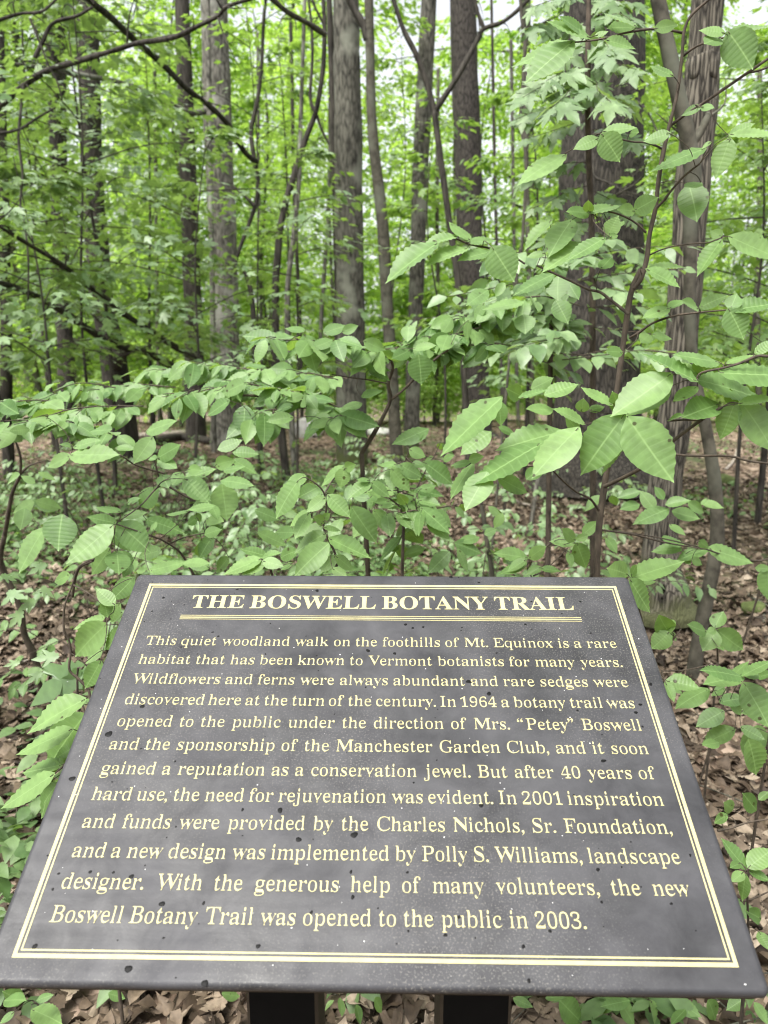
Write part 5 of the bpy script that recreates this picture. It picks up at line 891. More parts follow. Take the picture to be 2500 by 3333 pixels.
# ---------------------------------------------------------------- trees one can tell apart
def down_to_floor(P):
    """carry a stem on below its lowest seen point into the ground"""
    P = [np.asarray(q, float) for q in P]; g = float(ground_z(P[0][0], P[0][1]))
    d = P[0] - P[1]; d = d / max(1e-6, -d[2]) if d[2] < 0 else np.array([0, 0, -1.0])
    d[:2] *= .5; h = P[0][2] - g
    if h > .15:
        P.insert(0, P[0] + np.array([d[0] * (h + .12), 0, -(h + .12)]))
    return P
def up_to(P, H):
    d = P[-1] - P[-2]; d = d / d[2]; k = H - P[-1][2]
    if k > .4: P.append(P[-1] + d * k)
    return P
class Tree:
    def __init__(s, label, mat, Y, tag_, pts, wpx, name='tree', H=9.0, sides=20, bump=.05, rad=None, cat='tree', group=None, seed=0, sub=10):
        s.Y = Y; s.mat = mat
        P = [at_y(tag_, x, y, Y) for x, y in pts]            # given from the bottom upwards
        P = down_to_floor(P)
        if H: P = up_to(P, H)
        base = P[0].copy(); base[2] = float(ground_z(base[0], base[1]))
        s.o = base; s.t = thing(name, base, label, cat, group)
        sc_ = CROPS[tag_][2]; depth = Y / cp_ * .99
        rr = [w / sc_ / F_SRC * depth / 2 for w in wpx]
        tb = Tubes(); tb.add(P, 0, 0, sides, sub, bump, seed, rad=rr); tb.build('trunk', M[mat], s.t, s.o); s.P = P; s.k = 0
    def limb(s, tag_, pts, w0, w1, Y=None, start=None, mat=None, sides=9, bump=.13):
        Y0, Y1 = Y if isinstance(Y, tuple) else (Y or s.Y, Y or s.Y)
        P = [at_y(tag_, x, y, Y0 + (Y1 - Y0) * i / max(1, len(pts) - 1)) for i, (x, y) in enumerate(pts)]
        sc_ = CROPS[tag_][2]; tb = Tubes(); tb.add(P, w0 / sc_ / F_SRC * Y0 / 2, w1 / sc_ / F_SRC * Y1 / 2, sides, 6, bump, s.k); s.k += 1
        C_ = catmull(P, 8); rg = np.random.default_rng(s.k + int(abs(s.o[0]) * 50)); ln = np.linalg.norm(C_[-1] - C_[0])
        for q in range(int(3 + ln * 2.2)):
            i = int(rg.integers(3, len(C_) - 1)); r_ = (w0 + (w1 - w0) * i / len(C_)) / sc_ / F_SRC * Y0 / 2; d = nrm(C_[i] - C_[i - 1])
            e = nrm(d * .6 + rg.normal(0, .6, 3)) * rg.uniform(.15, .55) * min(1, .3 + ln * .4); k_ = nrm(d + rg.normal(0, .7, 3)) * np.linalg.norm(e) * .45
            tb.add([C_[i], C_[i] + e * .5 + rg.normal(0, .02, 3), C_[i] + e], min(r_ * .45, .008), .0015, 5, 3); tb.add([C_[i] + e * .5, C_[i] + e * .5 + k_], min(r_ * .25, .004), .001, 4, 2)
        tb.build('limb', M[mat or s.mat], s.t, s.o); return P
    def crown(s, P0, n, L, seed, shape=OVAL, mat='leaf_mid', spread=(.8, .8, .25)):
        rng = np.random.default_rng(seed); lv = Leaves(shape)
        for c, k in P0:
            N = int(n * k); b = np.asarray(c) + rng.normal(size=(N, 3)) * np.array(spread) * k
            a = rnd_dirs(rng, N) * np.array([1, 1, .3]) - UPV * .25
            ln = L * rng.uniform(.7, 1.15, N); lv.add(b, a, UPV + rng.normal(0, .3, (N, 3)), ln, ln * .6, rng.uniform(0, 1, N), .12)
        lv.build('crown', M[mat], s.t, s.o)

T1 = Tree('tall pale-barked straight tree standing left of the middle', 'bark_pale', 13.2, 'P', [(488, 960), (488, 800), (480, 500), (470, 250), (464, 60)], [66, 60, 58, 56, 54, 50, 40], H=11, seed=1)
T1.limb('A', [(930, 470), (830, 490), (740, 450), (650, 405), (500, 352), (350, 325), (250, 303), (120, 285), (-60, 265)], 22, 14, (13.1, 7.5), mat='bark_grey')
Tree('thin pale stem standing close beside the pale-barked straight tree', 'bark_pale', 12.4, 'P', [(463, 1000), (461, 860), (459, 640), (455, 420), (452, 200)], [13, 12, 11, 10, 8], H=7, sides=10, seed=2)
T2 = Tree('grey straight tree in the middle with smooth weathered bark', 'bark_grey', 10.6, 'P', [(760, 1010), (758, 700), (753, 400), (750, 150), (747, 0)], [70, 58, 55, 53, 50, 44], H=10, seed=3)
Tree('slim dark stem touching the left side of the grey middle tree', 'bark_dark', 10.9, 'P', [(736, 980), (730, 640), (724, 400), (718, 200), (711, 0)], [17, 16, 15, 13, 12, 10], H=8, sides=10, seed=4)
T3 = Tree('slender wavy grey tree just right of the grey middle tree', 'bark_smooth', 10.2, 'P', [(858, 1010), (851, 880), (838, 680), (826, 480), (806, 300), (800, 150), (797, 0)], [28, 26, 25, 24, 21, 18, 17, 16], H=8, sides=12, seed=5)
T3.limb('A', [(1590, 170), (1570, 110), (1530, 40), (1500, -20)], 34, 24, mat='bark_dark')
T4 = Tree('grey pole-like tree with dark branch scars, right of the wavy tree', 'bark_grey', 12.2, 'P', [(889, 960), (893, 800), (903, 520), (913, 260), (926, 20)], [36, 33, 31, 32, 31, 28], H=9, sides=14, seed=6)
T5 = Tree('thin dark sapling forking like a Y near the pole-like tree', 'bark_dark', 8.4, 'P', [(1012, 1000), (1004, 840), (992, 640), (968, 460), (950, 330), (938, 240)], [16, 14, 14, 13, 13, 12], H=None, sides=10, seed=7)
T5.limb('P', [(938, 242), (925, 190), (900, 120), (870, 60), (840, -30)], 12, 9); T5.limb('P', [(938, 242), (985, 170), (1030, 90), (1045, 62), (1090, 45), (1140, 0), (1160, -40)], 11, 7); T5.limb('P', [(1045, 62), (1030, 20), (1020, -40)], 9, 6)
T6 = Tree('straight dark brown tree between the Y-shaped sapling and the huge trunk', 'bark_brown', 15.0, 'P', [(1032, 920), (1024, 780), (1015, 520), (1008, 260), (1000, 40)], [64, 60, 56, 54, 50, 44], H=11, seed=8)
b7 = [(1285, 1052), (1288, 960), (1292, 800), (1296, 600), (1300, 380), (1302, 100)]
T7 = Tree('huge dark brown tree trunk with flared foot behind the leaves on the right', 'bark_brown', 8.4, 'P', b7, [290, 190, 172, 166, 160, 152, 140], H=8, sides=36, bump=.035, seed=9, sub=8)
def roots(tr, n, ln, r, seed):
    rg = np.random.default_rng(seed)
    for i in range(n):
        a = i / n * 6.28 + rg.normal(0, .25); d = np.array([math.cos(a), math.sin(a), 0]); l = ln * rg.uniform(.7, 1.2)
        q = tr.o + d * l; q[2] = float(ground_z(q[0], q[1])) - .03; m_ = tr.o + d * l * .55; m_[2] = float(ground_z(m_[0], m_[1])) + r * .25
        tb = Tubes(); tb.add([tr.o + d * r * .8 + UPV * r * 2.6, tr.o + d * l * .25 + UPV * r * 1.05, m_, q], r * 1.1, r * .25, 10, 6, .10, int(rg.integers(1e5))); tb.build('root', M[tr.mat], tr.t, tr.o)
roots(T7, 9, .95, .17, 1); roots(T2, 6, .42, .075, 2); roots(T1, 6, .5, .09, 3); roots(T6, 6, .55, .10, 4); roots(T4, 5, .3, .05, 5)
T7.limb('G9', [(590, 560), (585, 400), (600, 200), (605, 0)], 30, 22, 7.9, mat='bark_dark'); T7.limb('G9', [(730, 700), (690, 560), (620, 480), (560, 440)], 14, 8, (8.1, 6.5), mat='bark_dark'); T7.limb('G9', [(860, 600), (930, 660), (1000, 800)], 14, 8, (8.2, 7.0), mat='bark_dark'); T7.limb('G4', [(330, 380), (480, 300), (600, 210), (650, 60)], 18, 9, (8.0, 6.0), mat='bark_smooth'); T7.limb('G4', [(210, 0), (215, 180), (330, 240), (420, 290)], 22, 10, (7.9, 7.6), mat='bark_dark')
T8 = Tree('furrowed light brown tree with hollows painted dark at its swollen base, right of the sign', 'bark_furrow', 4.15, 'P', [(1437, 1335), (1436, 1280), (1425, 1180), (1440, 1030), (1462, 850), (1482, 600), (1500, 350), (1518, 130), (1528, 0)], [150, 108, 74, 68, 69, 67, 65, 63, 60, 40], H=7.5, sides=28, bump=.07, seed=10, sub=9)
rg8 = np.random.default_rng(8)
T8.crown([((1.9 + rg8.normal(0, 1.1), 3.4 + rg8.normal(0, .9), 7.3 + rg8.normal(0, .8)), rg8.uniform(.6, 1.1)) for _ in range(26)], 110, .12, 8, OVAL, 'leaf_mid', (.55, .55, .2))  # unseen crown, added overhead to darken the panel's reflection at the upper right
def shade_oval(name, c, rx, rz, nrm_, parent, origin, mat):  # raised dark oval on the bark; its colour stands for shade inside a hole
    a = np.cross(UPV, nrm_); a = a / np.linalg.norm(a); V = []; n = 14
    for f, dpt in ((1, .004), (.75, .007), (.3, .009)):
        for i in range(n):
            t = i / n * 2 * math.pi; V.append(c + a * rx * f * math.cos(t) + UPV * rz * f * math.sin(t) * (1.0 + .2 * math.cos(t)) + nrm_ * dpt)
    V.append(c + nrm_ * .0095); P = []
    for l in range(2):
        for i in range(n): P.append((l * n + i, l * n + (i + 1) % n, (l + 1) * n + (i + 1) % n, (l + 1) * n + i))
    for i in range(n): P.append((2 * n + i, 2 * n + (i + 1) % n, 3 * n))
    return mesh_obj(name, np.array(V) - origin, None, mat, parent, True, None, P)
M['hollow_shade'] = plain_mat('painted_hollow_shade', (.008, .007, .005), .95, .1)  # near-black, the shade of the holes put into the colour
c8 = at_y('G8', 440, 600, 4.15 - .125); shade_oval('hollow_shade', c8, .010, .030, nrm(CAM - c8), T8.t, T8.o, M['hollow_shade'])
c8 = at_y('G8', 428, 685, 4.15 - .14); shade_oval('hollow_shade', c8, .007, .009, nrm(CAM - c8), T8.t, T8.o, M['hollow_shade'])
T9 = Tree('smooth crooked grey sapling leaning in front of the furrowed tree', 'bark_smooth', 3.35, 'P', [(1482, 1590), (1500, 1440), (1523, 1310), (1548, 1180), (1545, 1060), (1528, 940), (1505, 830), (1492, 740), (1490, 620), (1492, 480), (1497, 380), (1484, 290), (1462, 190), (1440, 90), (1422, 0)], [32, 33, 31, 29, 26, 23, 23, 25, 29, 32, 31, 29, 28, 27], H=3.6, sides=14, bump=.05, seed=11, sub=6)
T9.limb('G9', [(1175, 920), (1215, 850), (1265, 770), (1295, 700), (1300, 680)], 52, 30)
Tree('slender grey stem like a hanging rope in front of the huge trunk', 'bark_smooth', 5.0, 'G9', [(150, 1700), (180, 1500), (205, 1100), (205, 920), (175, 740), (185, 580), (195, 400), (200, 250), (180, 100), (175, 0)], [16, 16, 17, 20, 20, 21, 20, 18, 18], H=4.2, sides=10, seed=12)
Tree('pale short stem at the foot of the huge trunk', 'bark_pale', 6.2, 'G12', [(980, 600), (1000, 480), (1020, 340), (1045, 180), (1060, 40)], [32, 32, 30, 30, 26, 20], H=None, sides=10, seed=13)
Tree('thin mossy stem left of the pale short stem', 'bark_smooth', 3.6, 'G12', [(730, 880), (700, 690), (675, 500), (650, 360), (630, 200)], [40, 36, 32, 28, 22], H=None, sides=10, seed=14)
T13 = Tree('dark slim tree with a knotted fork left of the middle', 'bark_dark', 8.8, 'A', [(1240, 2080), (1200, 1700), (1190, 1300), (1200, 1100), (1210, 990), (1240, 850), (1270, 760), (1320, 600), (1365, 480), (1395, 300), (1402, 100), (1395, -20)], [36, 34, 30, 28, 26, 24, 22, 19, 17, 16, 14], H=7, sides=12, seed=15)
T13.limb('A', [(1365, 490), (1340, 420), (1350, 250), (1345, 100), (1330, -20)], 14, 10, 8.7); T13.limb('A', [(1420, 620), (1390, 560), (1370, 500)], 8, 12, 8.8); T13.limb('A', [(1402, 110), (1370, 50), (1350, 0)], 12, 9, 8.8); T13.limb('A', [(1405, 150), (1330, 100), (1240, 50), (1170, -10)], 22, 20, (8.7, 8.0), mat='bark_smooth')
Tree('pale thin stem paired with the dark slim forked tree', 'bark_pale', 9.6, 'A', [(1275, 2050), (1250, 1700), (1240, 1300), (1265, 1050), (1290, 800), (1300, 500)], [26, 24, 22, 20, 18, 14], H=6, sides=10, seed=16)
T14 = Tree('thin dark stem with a kink between the pale tree and the dark forked tree', 'bark_dark', 9.4, 'A', [(1130, 2000), (1100, 1500), (1090, 1300), (1060, 1180), (1020, 1130), (1110, 860), (1100, 700), (1085, 570), (1115, 420), (1130, 280), (1140, 80), (1150, -20)], [24, 22, 22, 18, 14, 20, 18, 16, 14, 13, 11], H=6.5, sides=10, seed=17)
T14.limb('A', [(1110, 700), (1060, 660), (1000, 560), (960, 510), (900, 455), (800, 375), (690, 265), (600, 190), (500, 95), (400, 10), (330, -60)], 20, 28, (9.4, 6.0))
T14.limb('A', [(1100, 890), (1050, 840), (1000, 800)], 14, 8, 9.3)
T12 = Tree('dark tree whose low limbs slope up to the left behind the leaf band', 'bark_dark', 14.0, 'P', [(424, 960), (420, 780), (414, 600), (408, 430), (402, 250)], [44, 40, 36, 34, 30, 26], H=9, seed=18, sides=14)
T12.limb('C', [(860, 362), (780, 318), (700, 268), (620, 215), (545, 168), (450, 90), (330, 5), (230, -70)], 27, 21, (12.8, 6.0)); T12.limb('A', [(330, 1190), (250, 1130), (130, 1060), (0, 980), (-80, 930)], 18, 13, (6.2, 5.0))
T11 = Tree('broad dark trunk hidden behind pale leaves at the left', 'bark_dark', 11.5, 'C', [(500, 420), (470, 250), (440, 100), (420, -120), (400, -400), (390, -700)], [130, 105, 95, 90, 84, 76], H=9, seed=19, sides=16)
T11.limb('C', [(740, 384), (680, 352), (620, 320), (560, 312), (480, 285), (400, 240), (300, 170), (200, 108), (100, 60), (0, 25), (-90, -15)], 30, 24, (11.3, 5.0)); T11.limb('C', [(560, 312), (520, 340), (500, 380)], 40, 60, (9.6, 11.4))
Tree('dark thin trunk at the left edge of the wood', 'bark_dark', 9.5, 'P', [(14, 880), (14, 700), (9, 480), (4, 300)], [26, 24, 22, 20, 18], H=6.5, seed=20, sides=10)
Tree('dark trunk in the shade between the left edge and the broad dark trunk', 'bark_brown', 13.5, 'C', [(290, 560), (285, 350), (275, 180), (265, 0), (255, -300)], [76, 70, 66, 62, 56], H=9, seed=22, sides=14)
TO = Tree('tree beyond the left edge reaching a long arching limb over the view', 'bark_grey', 6.2, 'A', [(-420, 2400), (-430, 1500), (-440, 700), (-445, 100)], [110, 100, 95, 90], H=7, seed=23, sides=14)
TO.limb('A', [(-430, 760), (-200, 610), (0, 460), (100, 372), (200, 308), (300, 275), (400, 245), (500, 215), (600, 186), (740, 165), (840, 120), (940, 70), (980, 30), (1080, -5), (1160, -30)], 25, 13, (6.2, 5.4), mat='bark_dark')
TO.limb('A', [(100, 372), (90, 480), (80, 600), (98, 760), (88, 880), (108, 980), (122, 1120), (122, 1300)], 11, 7, (5.9, 5.6), mat='bark_dark'); TO.limb('A', [(-40, 100), (80, 60), (180, 50), (250, -10)], 13, 8, 5.6, mat='bark_dark'); TO.limb('A', [(-30, 580), (80, 560), (160, 510), (240, 465)], 12, 6, 5.8, mat='bark_dark'); TO.limb('A', [(150, 250), (185, 180), (230, 100), (330, 70), (400, 30)], 18, 10, 5.8, mat='bark_dark'); TO.limb('A', [(130, 80), (170, 180), (210, 280), (245, 350), (270, 430)], 9, 5, 5.6, mat='bark_dark')
# thin poles further back: each its own stem, alike among themselves
rng = np.random.default_rng(33)
GP = 'thin bare poles far back in the wood'
for i, (x, y1, w) in enumerate([(565, 930, 7), (652, 900, 8), (938, 930, 9), (1120, 920, 8), (1085, 910, 7), (1150, 930, 12), (345, 920, 8), (150, 930, 22), (1640, 920, 12), (690, 905, 9)]):
    Y = rng.uniform(14.5, 19); dx = rng.normal(0, 14)
    Tree('thin bare pole standing far back in the wood', ['bark_grey', 'bark_dark', 'bark_smooth'][i % 3], Y, 'P', [(x, y1), (x + dx * .3 + rng.normal(0, 3), 700), (x + dx * .7, 450), (x + dx, 150)], [w * 1.1, w, w * .9, w * .8], H=8, sides=8, seed=50 + i, group=GP, sub=6)

# ---------------------------------------------------------------- maple sapling with layered lobed leaves at the right
base = floor_below(at('B', 890, 1500, 3.6)); base[1] = 3.3
p = Plant('maple_sapling', base, 'maple sapling with layered pointed leaves in front of the huge trunk', 'sapling', MAPLE, 'leaf_maple', seed=41)
st = [base - UPV * .05, at_y('B', 900, 1200, 3.25), at_y('B', 885, 700, 3.2), at_y('B', 880, 350, 3.1), at_y('B', 885, 0, 3.1), at_y('B', 890, -200, 3.1)]
p.stem(st, .016, .008, 8)
for (x0, y0, x1, y1, d0, d1, n) in [(890, 330, 600, 420, 3.1, 2.7, 14), (890, 420, 1060, 460, 3.1, 2.8, 12), (885, 250, 1090, 300, 3.1, 2.9, 14), (885, 120, 600, 120, 3.1, 2.9, 14), (885, 60, 1080, 90, 3.1, 2.9, 12), (880, 380, 720, 470, 3.0, 2.5, 12), (890, 340, 980, 440, 3.0, 2.45, 12), (885, 200, 640, 260, 3.1, 2.7, 14), (885, 160, 980, 220, 3.0, 2.7, 12), (890, 300, 700, 350, 3.0, 2.6, 12), (885, 520, 620, 600, 3.3, 3.2, 12), (890, 560, 1080, 600, 3.3, 3.1, 12),
    (885, -20, 640, 30, 3.1, 2.9, 12), (885, 0, 1080, 10, 3.1, 3.0, 12), (890, 800, 640, 900, 3.4, 3.2, 10), (890, 820, 1080, 930, 3.4, 3.2, 10), (890, 960, 700, 1060, 3.4, 3.1, 10), (890, 1000, 1080, 1090, 3.4, 3.2, 10), (880, 700, 600, 760, 3.3, 3.3, 12), (890, 440, 560, 520, 3.2, 3.0, 12)]:
    A, B = at('B', x0, y0, d0), at('B', x1, y1, d1)
    p.spray(A, B, n, .125 if d1 < 2.8 else .115, wide=.92, droop=.35, up=UPV + np.array([0, -.35, 0]), spread=.8)
p.done()
# darker layered shrub below it, before the huge trunk
base = floor_below(at('B', 700, 1900, 3.2)); base[1] = 2.95
p = Plant('shrub', base, 'tall leafy shrub with flat layers of leaves in front of the huge trunk foot', 'shrub', OVAL, 'leaf_maple', seed=42)
p.stem([base - UPV * .05, at_y('B', 720, 1500, 2.9), at_y('B', 740, 1200, 2.9)], .013, .006)
for q in range(34):
    A = at('B', p.rng.uniform(640, 900), p.rng.uniform(1080, 1560), p.rng.uniform(2.6, 3.1)); B = A + np.array([p.rng.uniform(-.55, .55), p.rng.uniform(-.35, .2), p.rng.uniform(-.06, .06)])
    p.spray(A, B, 14, .085, droop=.3)
p.done()

# ---------------------------------------------------------------- understory trees (layered foliage) and the wood behind
def leafy_tree(name, label, cat, H, R, low, nlimb, nleaf, L, shape, mat, bark, seed, r0, group=None, flat=.05, tiers=None, lsub=.35):
    rng = np.random.default_rng(seed); t = thing(name, (0, 0, 0), label, cat, group)
    tb = Tubes(); lean = rng.normal(0, .045 * H, 2)
    ax_ = [np.array([0, 0, -.3]), np.array([lean[0] * .3 + rng.normal(0, .018 * H), lean[1] * .3, H * .35]), np.array([lean[0] * .6, lean[1] * .6 + rng.normal(0, .018 * H), H * .7]), np.array([lean[0], lean[1], H])]
    tb.add(ax_, r0, r0 * .15, 10, 8, .05, seed); C = catmull(ax_, 10)
    lv = Leaves(shape); zs = C[:, 2]
    for j in range(nlimb):
        z = H * (low + (1 - low) * (j + rng.random()) / nlimb); f = (z / H - low) / (1 - low)
        o = np.array([np.interp(z, zs, C[:, 0]), np.interp(z, zs, C[:, 1]), z]); az = j * 2.4 + rng.normal(0, .5)
        ln = R * rng.uniform(.55, 1.1) * (1 - .65 * f ** 1.6); d = np.array([math.cos(az), math.sin(az), 0]); sd_ = np.array([-d[1], d[0], 0])
        rise = rng.uniform(.05, .35)
        P = [o, o + d * ln * .35 + UPV * ln * rise * .5, o + d * ln * .7 + UPV * ln * rise * .75, o + d * ln + UPV * ln * rise * .6]
        tb.add(P, max(.006, r0 * .28 * (1 - f * .6)), .003, 5, 3, 0); Q = catmull(P, 6)
        N = int(nleaf * rng.uniform(.6, 1.3)); tt = rng.uniform(.15, 1.05, N) ** .8
        k = np.clip((tt * (len(Q) - 1)).astype(int), 0, len(Q) - 1)
        s_ = rng.choice([-1, 1], N); off = np.abs(rng.normal(0, 1, N)) * ln * lsub * (1.1 - .6 * tt)
        b = Q[k] + sd_ * (s_ * off)[:, None] + d * (rng.normal(0, .06, N) * ln)[:, None] + UPV * (rng.normal(0, flat, N) * ln - .18 * off)[:, None]
        a = d * rng.uniform(.3, 1, N)[:, None] + sd_ * (s_ * rng.uniform(.2, 1, N))[:, None] + np.stack([rng.normal(0, .3, N), rng.normal(0, .3, N), -rng.uniform(.05, .5, N)], 1)
        l_ = L * rng.uniform(.65, 1.2, N)
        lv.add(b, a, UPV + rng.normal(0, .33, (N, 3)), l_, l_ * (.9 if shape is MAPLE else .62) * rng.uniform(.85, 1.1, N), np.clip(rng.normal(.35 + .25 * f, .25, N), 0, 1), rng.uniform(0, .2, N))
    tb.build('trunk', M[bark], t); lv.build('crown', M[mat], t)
    return t
def place(t, x, y, rot=0, sc=1): t.location = (x, y, float(ground_z(x, y))); t.rotation_euler = (0, 0, rot); t.scale = (sc,) * 3; return t
def col(xp, Y): return (xp * 2500 / 1659 - 1250) / F_SRC * Y * 1.02
# near ones at the left: pale lobed leaves in layers
u1 = place(leafy_tree('understory_tree', 'young maple with wide flat layers of pale lobed leaves at the left', 'tree', 5.2, 2.2, .26, 20, 95, .135, MAPLE, 'leaf_maple', 'bark_dark', 61, .030), col(250, 8.4), 8.4, .4)
u2 = place(leafy_tree('understory_tree', 'young maple partly hiding the pale-barked straight tree', 'tree', 5.4, 1.8, .28, 16, 85, .135, MAPLE, 'leaf_maple', 'bark_dark', 62, .030), col(340, 10.5), 10.5, 1.4)
u3 = place(leafy_tree('understory_tree', 'leafy young tree at the left edge behind the sloping limbs', 'tree', 5.0, 2.1, .24, 22, 120, .115, MAPLE, 'leaf_mid', 'bark_dark', 63, .03), col(40, 9.2), 9.2, 2.2)
u4 = place(leafy_tree('understory_tree', 'leafy young tree at the right edge behind the furrowed tree', 'tree', 5.0, 2.1, .24, 22, 120, .115, MAPLE, 'leaf_mid', 'bark_dark', 64, .03), col(1640, 6.6), 6.6, .9)
u5 = place(leafy_tree('understory_tree', 'leafy young tree between the dark brown tree and the huge trunk', 'tree', 4.8, 1.3, .25, 16, 80, .11, OVAL, 'leaf_mid', 'bark_dark', 65, .03), col(1130, 9.5), 9.5, .9)
u6 = place(leafy_tree('understory_tree', 'young maple overhanging the top left corner, seen against the bright canopy', 'tree', 9.0, 2.4, .52, 20, 95, .14, MAPLE, 'leaf_mid', 'bark_dark', 66, .035), col(130, 12.5), 12.5, .2)
u7 = place(leafy_tree('understory_tree', 'young maple between the dark forked tree and the grey middle tree', 'tree', 6.0, 1.2, .40, 14, 60, .11, MAPLE, 'leaf_mid', 'bark_dark', 67, .03), col(640, 11.5), 11.5, 1.1)
def sprig(label, xc, Y, H, R, low, seed, mat='leaf_maple', n=12, k=42, L=.105, shape=MAPLE, lean=0):
    return place(leafy_tree('young_tree', label, 'tree', H, R, low, n, k, L, shape, mat, 'bark_dark', seed, .018), col(xc, Y), Y, seed * .7)
sprig('thin young maple crossing the foot of the pale-barked straight tree with pale leaves', 400, 6.6, 3.4, 1.2, .40, 161); sprig('thin young maple with scattered leaf sprays left of the grey middle tree', 640, 7.6, 3.6, 1.0, .40, 162)
sprig('thin leafy young tree in front of the pole-like tree', 960, 9.0, 4.4, .9, .35, 163, 'leaf_mid'); sprig('thin leafy young tree beside the dark brown tree, low and bushy', 1090, 7.0, 2.6, .9, .45, 164)
sprig('thin leafy young tree between the left edge and the sloping limbs', 150, 5.8, 3.0, 1.2, .42, 165, n=14, k=55); sprig('tall thin young maple spreading leaves high before the broad dark trunk', 230, 6.8, 4.8, 1.5, .50, 166, n=14, k=60)
sprig('thin leafy young tree at the right edge with drooping sprays', 1600, 5.2, 3.2, 1.0, .40, 167, 'leaf_mid'); sprig('thin leafy young tree rising high right of the furrowed tree', 1640, 7.5, 5.2, 1.4, .45, 168, 'leaf_mid', 16, 60)
sprig('thin young tree with an open crown high between pale tree and dark forked tree', 560, 9.8, 5.8, 1.4, .50, 169, 'leaf_mid', 14, 55); sprig('thin young tree with an open crown high behind the wavy tree', 850, 11.5, 6.2, 1.3, .50, 170, 'leaf_mid', 14, 50)
# further back: copies of three kinds
rng = np.random.default_rng(71)
GU = 'leafy understory trees back in the wood'; LU = 'leafy understory tree among the bright green depths of the wood'
GF = 'tall trees in the distance'; LF = 'tall slim tree in the distance with a sunlit yellow-green crown'
ut = [leafy_tree('understory_tree', LU, 'tree', H, R,   .08, 26, 130, .125, OVAL, 'leaf_far', 'bark_smooth', sd_, .022, GU) for H, R, sd_ in ((5.0, 2.0, 81), (6.5, 2.2, 82), (3.6, 1.8, 83))]
tall_ = [leafy_tree('understory_tree', 'high spindly maple reaching into the canopy behind the nearer trees', 'tree', 9.5, 2.7, .30, 32, 110, .135, OVAL, 'leaf_far', 'bark_smooth', 84, .05, 'high spindly maples behind the nearer trees')]
first = [True] * 3
def put(kinds, i, x, y, sc):
    t = kinds[i]
    if t.get('_placed'): return copy_thing(t, (x, y, float(ground_z(x, y))), rng.uniform(0, 6.28), sc)
    t['_placed'] = 1; return place(t, x, y, rng.uniform(0, 6.28), sc)
for k in range(70):
    Y = 16.5 + 25 * rng.random() ** .9; x = rng.uniform(-.60, .60) * Y
    put(ut, int(rng.integers(3)), x, Y, rng.uniform(.8, 1.35))
for k in range(12):
    Y = 17 + 8 * rng.random(); x = rng.uniform(-.58, .58) * Y
    put(tall_, 0, x, Y, rng.uniform(.85, 1.2))
ft = [leafy_tree('forest_tree', LF, 'tree', H, R, lo, 44, 190, .20, SMALL, 'leaf_far', bk, sd_, r, GF, flat=.10) for H, R, lo, bk, sd_, r in ((19, 3.6, .16, 'bark_pale', 91, .15), (22, 4.0, .2, 'bark_grey', 92, .20), (16, 3.2, .14, 'bark_smooth', 93, .10))]
for k in range(26):
    Y = 20 + 34 * rng.random() ** .9; x = rng.uniform(-.62, .62) * Y
    put(ft, int(rng.integers(3)), x, Y, rng.uniform(.85, 1.2))
for k in range(18):                                      # the wood goes on at both sides
    Y = 18 + 28 * rng.random(); x = rng.choice([-1, 1]) * rng.uniform(.66, 1.15) * Y; put(ft, int(rng.integers(3)), x, Y, rng.uniform(.85, 1.2))
    Y = 12 + 20 * rng.random(); x = rng.choice([-1, 1]) * rng.uniform(.66, 1.1) * Y; put(ut, int(rng.integers(3)), x, Y, rng.uniform(.8, 1.35))
for t in ut + tall_ + ft:
    if '_placed' in t: del t['_placed']
for o in bpy.data.objects:
    if '_placed' in o: del o['_placed']
# the far wood, one mass of leaves
rng = np.random.default_rng(101); lv = Leaves(SMALL)
for k in range(210):
    Y = rng.uniform(48, 74); x = rng.uniform(-.66, .66) * Y; z = -4.5 + 27 * rng.random() ** 1.25; N = 120
    b = np.array([x, Y, z]) + rng.normal(size=(N, 3)) * np.array([2.2, 2.2, 1.3])
    a = rnd_dirs(rng, N); L = rng.uniform(.22, .42, N); lv.add(b, a, UPV + rng.normal(0, .5, (N, 3)), L, L * .7, rng.uniform(0, 1, N), .1)
for k in range(150):
    Y = rng.uniform(48, 74); x = rng.choice([-1, 1]) * rng.uniform(.66, 1.3) * Y; z = -4.5 + 27 * rng.random() ** 1.25; N = 120
    b = np.array([x, Y, z]) + rng.normal(size=(N, 3)) * np.array([2.6, 2.6, 1.4]); a = rnd_dirs(rng, N); L = rng.uniform(.22, .42, N); lv.add(b, a, UPV + rng.normal(0, .5, (N, 3)), L, L * .7, rng.uniform(0, 1, N), .1)
o = lv.build('distant_foliage', M['leaf_far']); tag(o, 'sunlit foliage of the far wood closing the view', None, kind='stuff')

# ---------------------------------------------------------------- stones, logs, sticks
def rock(name, c, r, label, mat, seed, cat='rock'):
    import bmesh
    rng = np.random.default_rng(seed); bm = bmesh.new(); bmesh.ops.create_icosphere(bm, subdivisions=3, radius=1)
    D = rnd_dirs(rng, 14); K = rng.uniform(.55, .95, 14)
    for v in bm.verts:
        p = np.array(v.co)
        for d, k in zip(D, K):
            q = p @ d
            if q > k: p = p - d * (q - k) * .85
        p = p * (1 + .03 * np.sin(p @ D[0] * 9) + .025 * np.sin(p @ D[1] * 14))
        v.co = Vector(p * np.array(r))
    me = bpy.data.meshes.new(name); bm.to_mesh(me); bm.free(); me.polygons.foreach_set('use_smooth', np.full(len(me.polygons), True)); me.materials.append(M[mat])
    o = bpy.data.objects.new(name, me); COL.objects.link(o); o.location = tuple(map(float, c)); tag(o, label, cat); return o
q = at_y('P', 668, 940, 15.2); rock('boulder', (q[0], 15.2, float(ground_z(q[0], 15.2)) + .12), (.42, .35, .27), 'pale grey boulder on the ridge behind the middle trees', 'stone', 1)
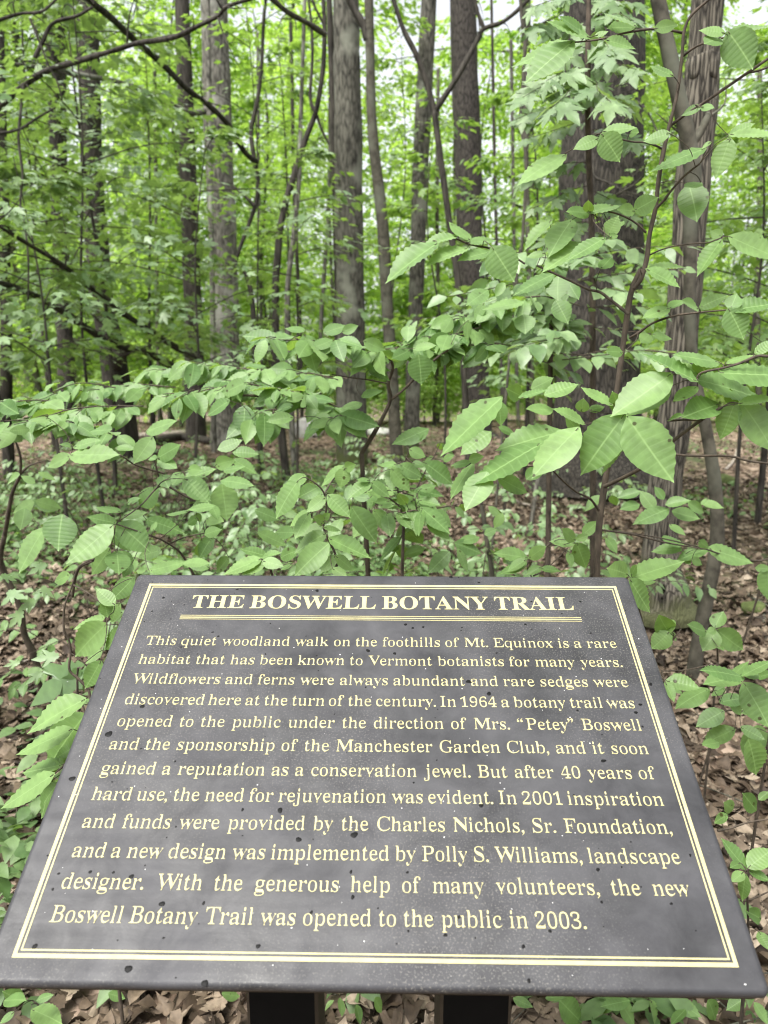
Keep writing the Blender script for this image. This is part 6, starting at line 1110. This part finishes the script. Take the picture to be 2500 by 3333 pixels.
q = at_y('P', 800, 935, 15.8); rock('boulder', (q[0], 15.8, float(ground_z(q[0], 15.8)) + .06), (.5, .3, .14), 'low flat pale stone lying right of the pale grey boulder', 'stone', 2)
q = at_floor('G8', 1240, 830); rock('rock', (q[0], q[1], q[2] + .035), (.085, .07, .065), 'small moss-covered rock on the litter right of the sign', 'mossy', 3)
q = at_floor('D', 1460, 900); rock('rock', (q[0], q[1], q[2] + .05), (.22, .16, .11), 'mossy stone behind the crooked grey sapling', 'mossy', 4)
def lie(name, spots_, r, label, mat='log', cat='branch', lift=.02):
    P = [at_floor(*sp_3) + UPV * lift for sp_3 in spots_]; base = P[0].copy()
    tb = Tubes(); tb.add(P, r, r * .7, 9, 6, .1, 7); o = tb.build(name, M[mat], None, base); o.location = tuple(base); return tag(o, label, cat)
lie('fallen_log', [('C', 330, 718), ('C', 450, 712), ('C', 560, 708), ('C', 800, 690)], .07, 'pale fallen log lying behind the leaves at the left', 'log', 'log', .08)
lie('fallen_log', [('G6', 1180, 600), ('G6', 1400, 560), ('G6', 1640, 590)], .09, 'dark fallen log lying near the foot of the pale tree', 'bark_dark', 'log', .08)
lie('fallen_branch', [('G8', 1100, 620), ('G8', 1250, 710), ('G8', 1382, 790), ('G8', 1500, 840)], .012, 'bare grey stick lying above the small mossy rock', 'bark_smooth')
lie('fallen_branch', [('G8', 1350, 800), ('G8', 1345, 950), ('G8', 1365, 1100)], .012, 'short bare stick lying below the small mossy rock', 'bark_smooth')
lie('fallen_branch', [('G8', 260, 910), ('G8', 340, 830), ('G8', 450, 730)], .012, 'pale stick leaning on the swollen base of the furrowed tree', 'log', lift=.05)
lie('fallen_branch', [('G10', 0, 1058), ('G10', 180, 1030), ('G10', 400, 975)], .009, 'thin pale stick on the ground behind the dark crooked stem', 'log')
lie('fallen_branch', [('G10', 0, 890), ('G10', 120, 780), ('G10', 290, 620)], .008, 'thin grey stick on the ground left of the dark crooked stem', 'bark_smooth')
lie('fallen_branch', [('G2', 1270, 1200), ('G2', 1350, 1110), ('G2', 1400, 960), ('G2', 1460, 920)], .022, 'forked pale dead branch on the slope behind the crooked sapling', 'log')
lie('fallen_branch', [('G12', 720, 320), ('G12', 900, 390), ('G12', 1060, 440)], .016, 'dead branch lying at the foot of the pale short stem', 'log')
lie('fallen_branch', [('q7', 0, 1010), ('q7', 90, 950), ('q7', 160, 910)], .006, 'pale twig on the litter under the left end of the sign', 'log', 'twig')
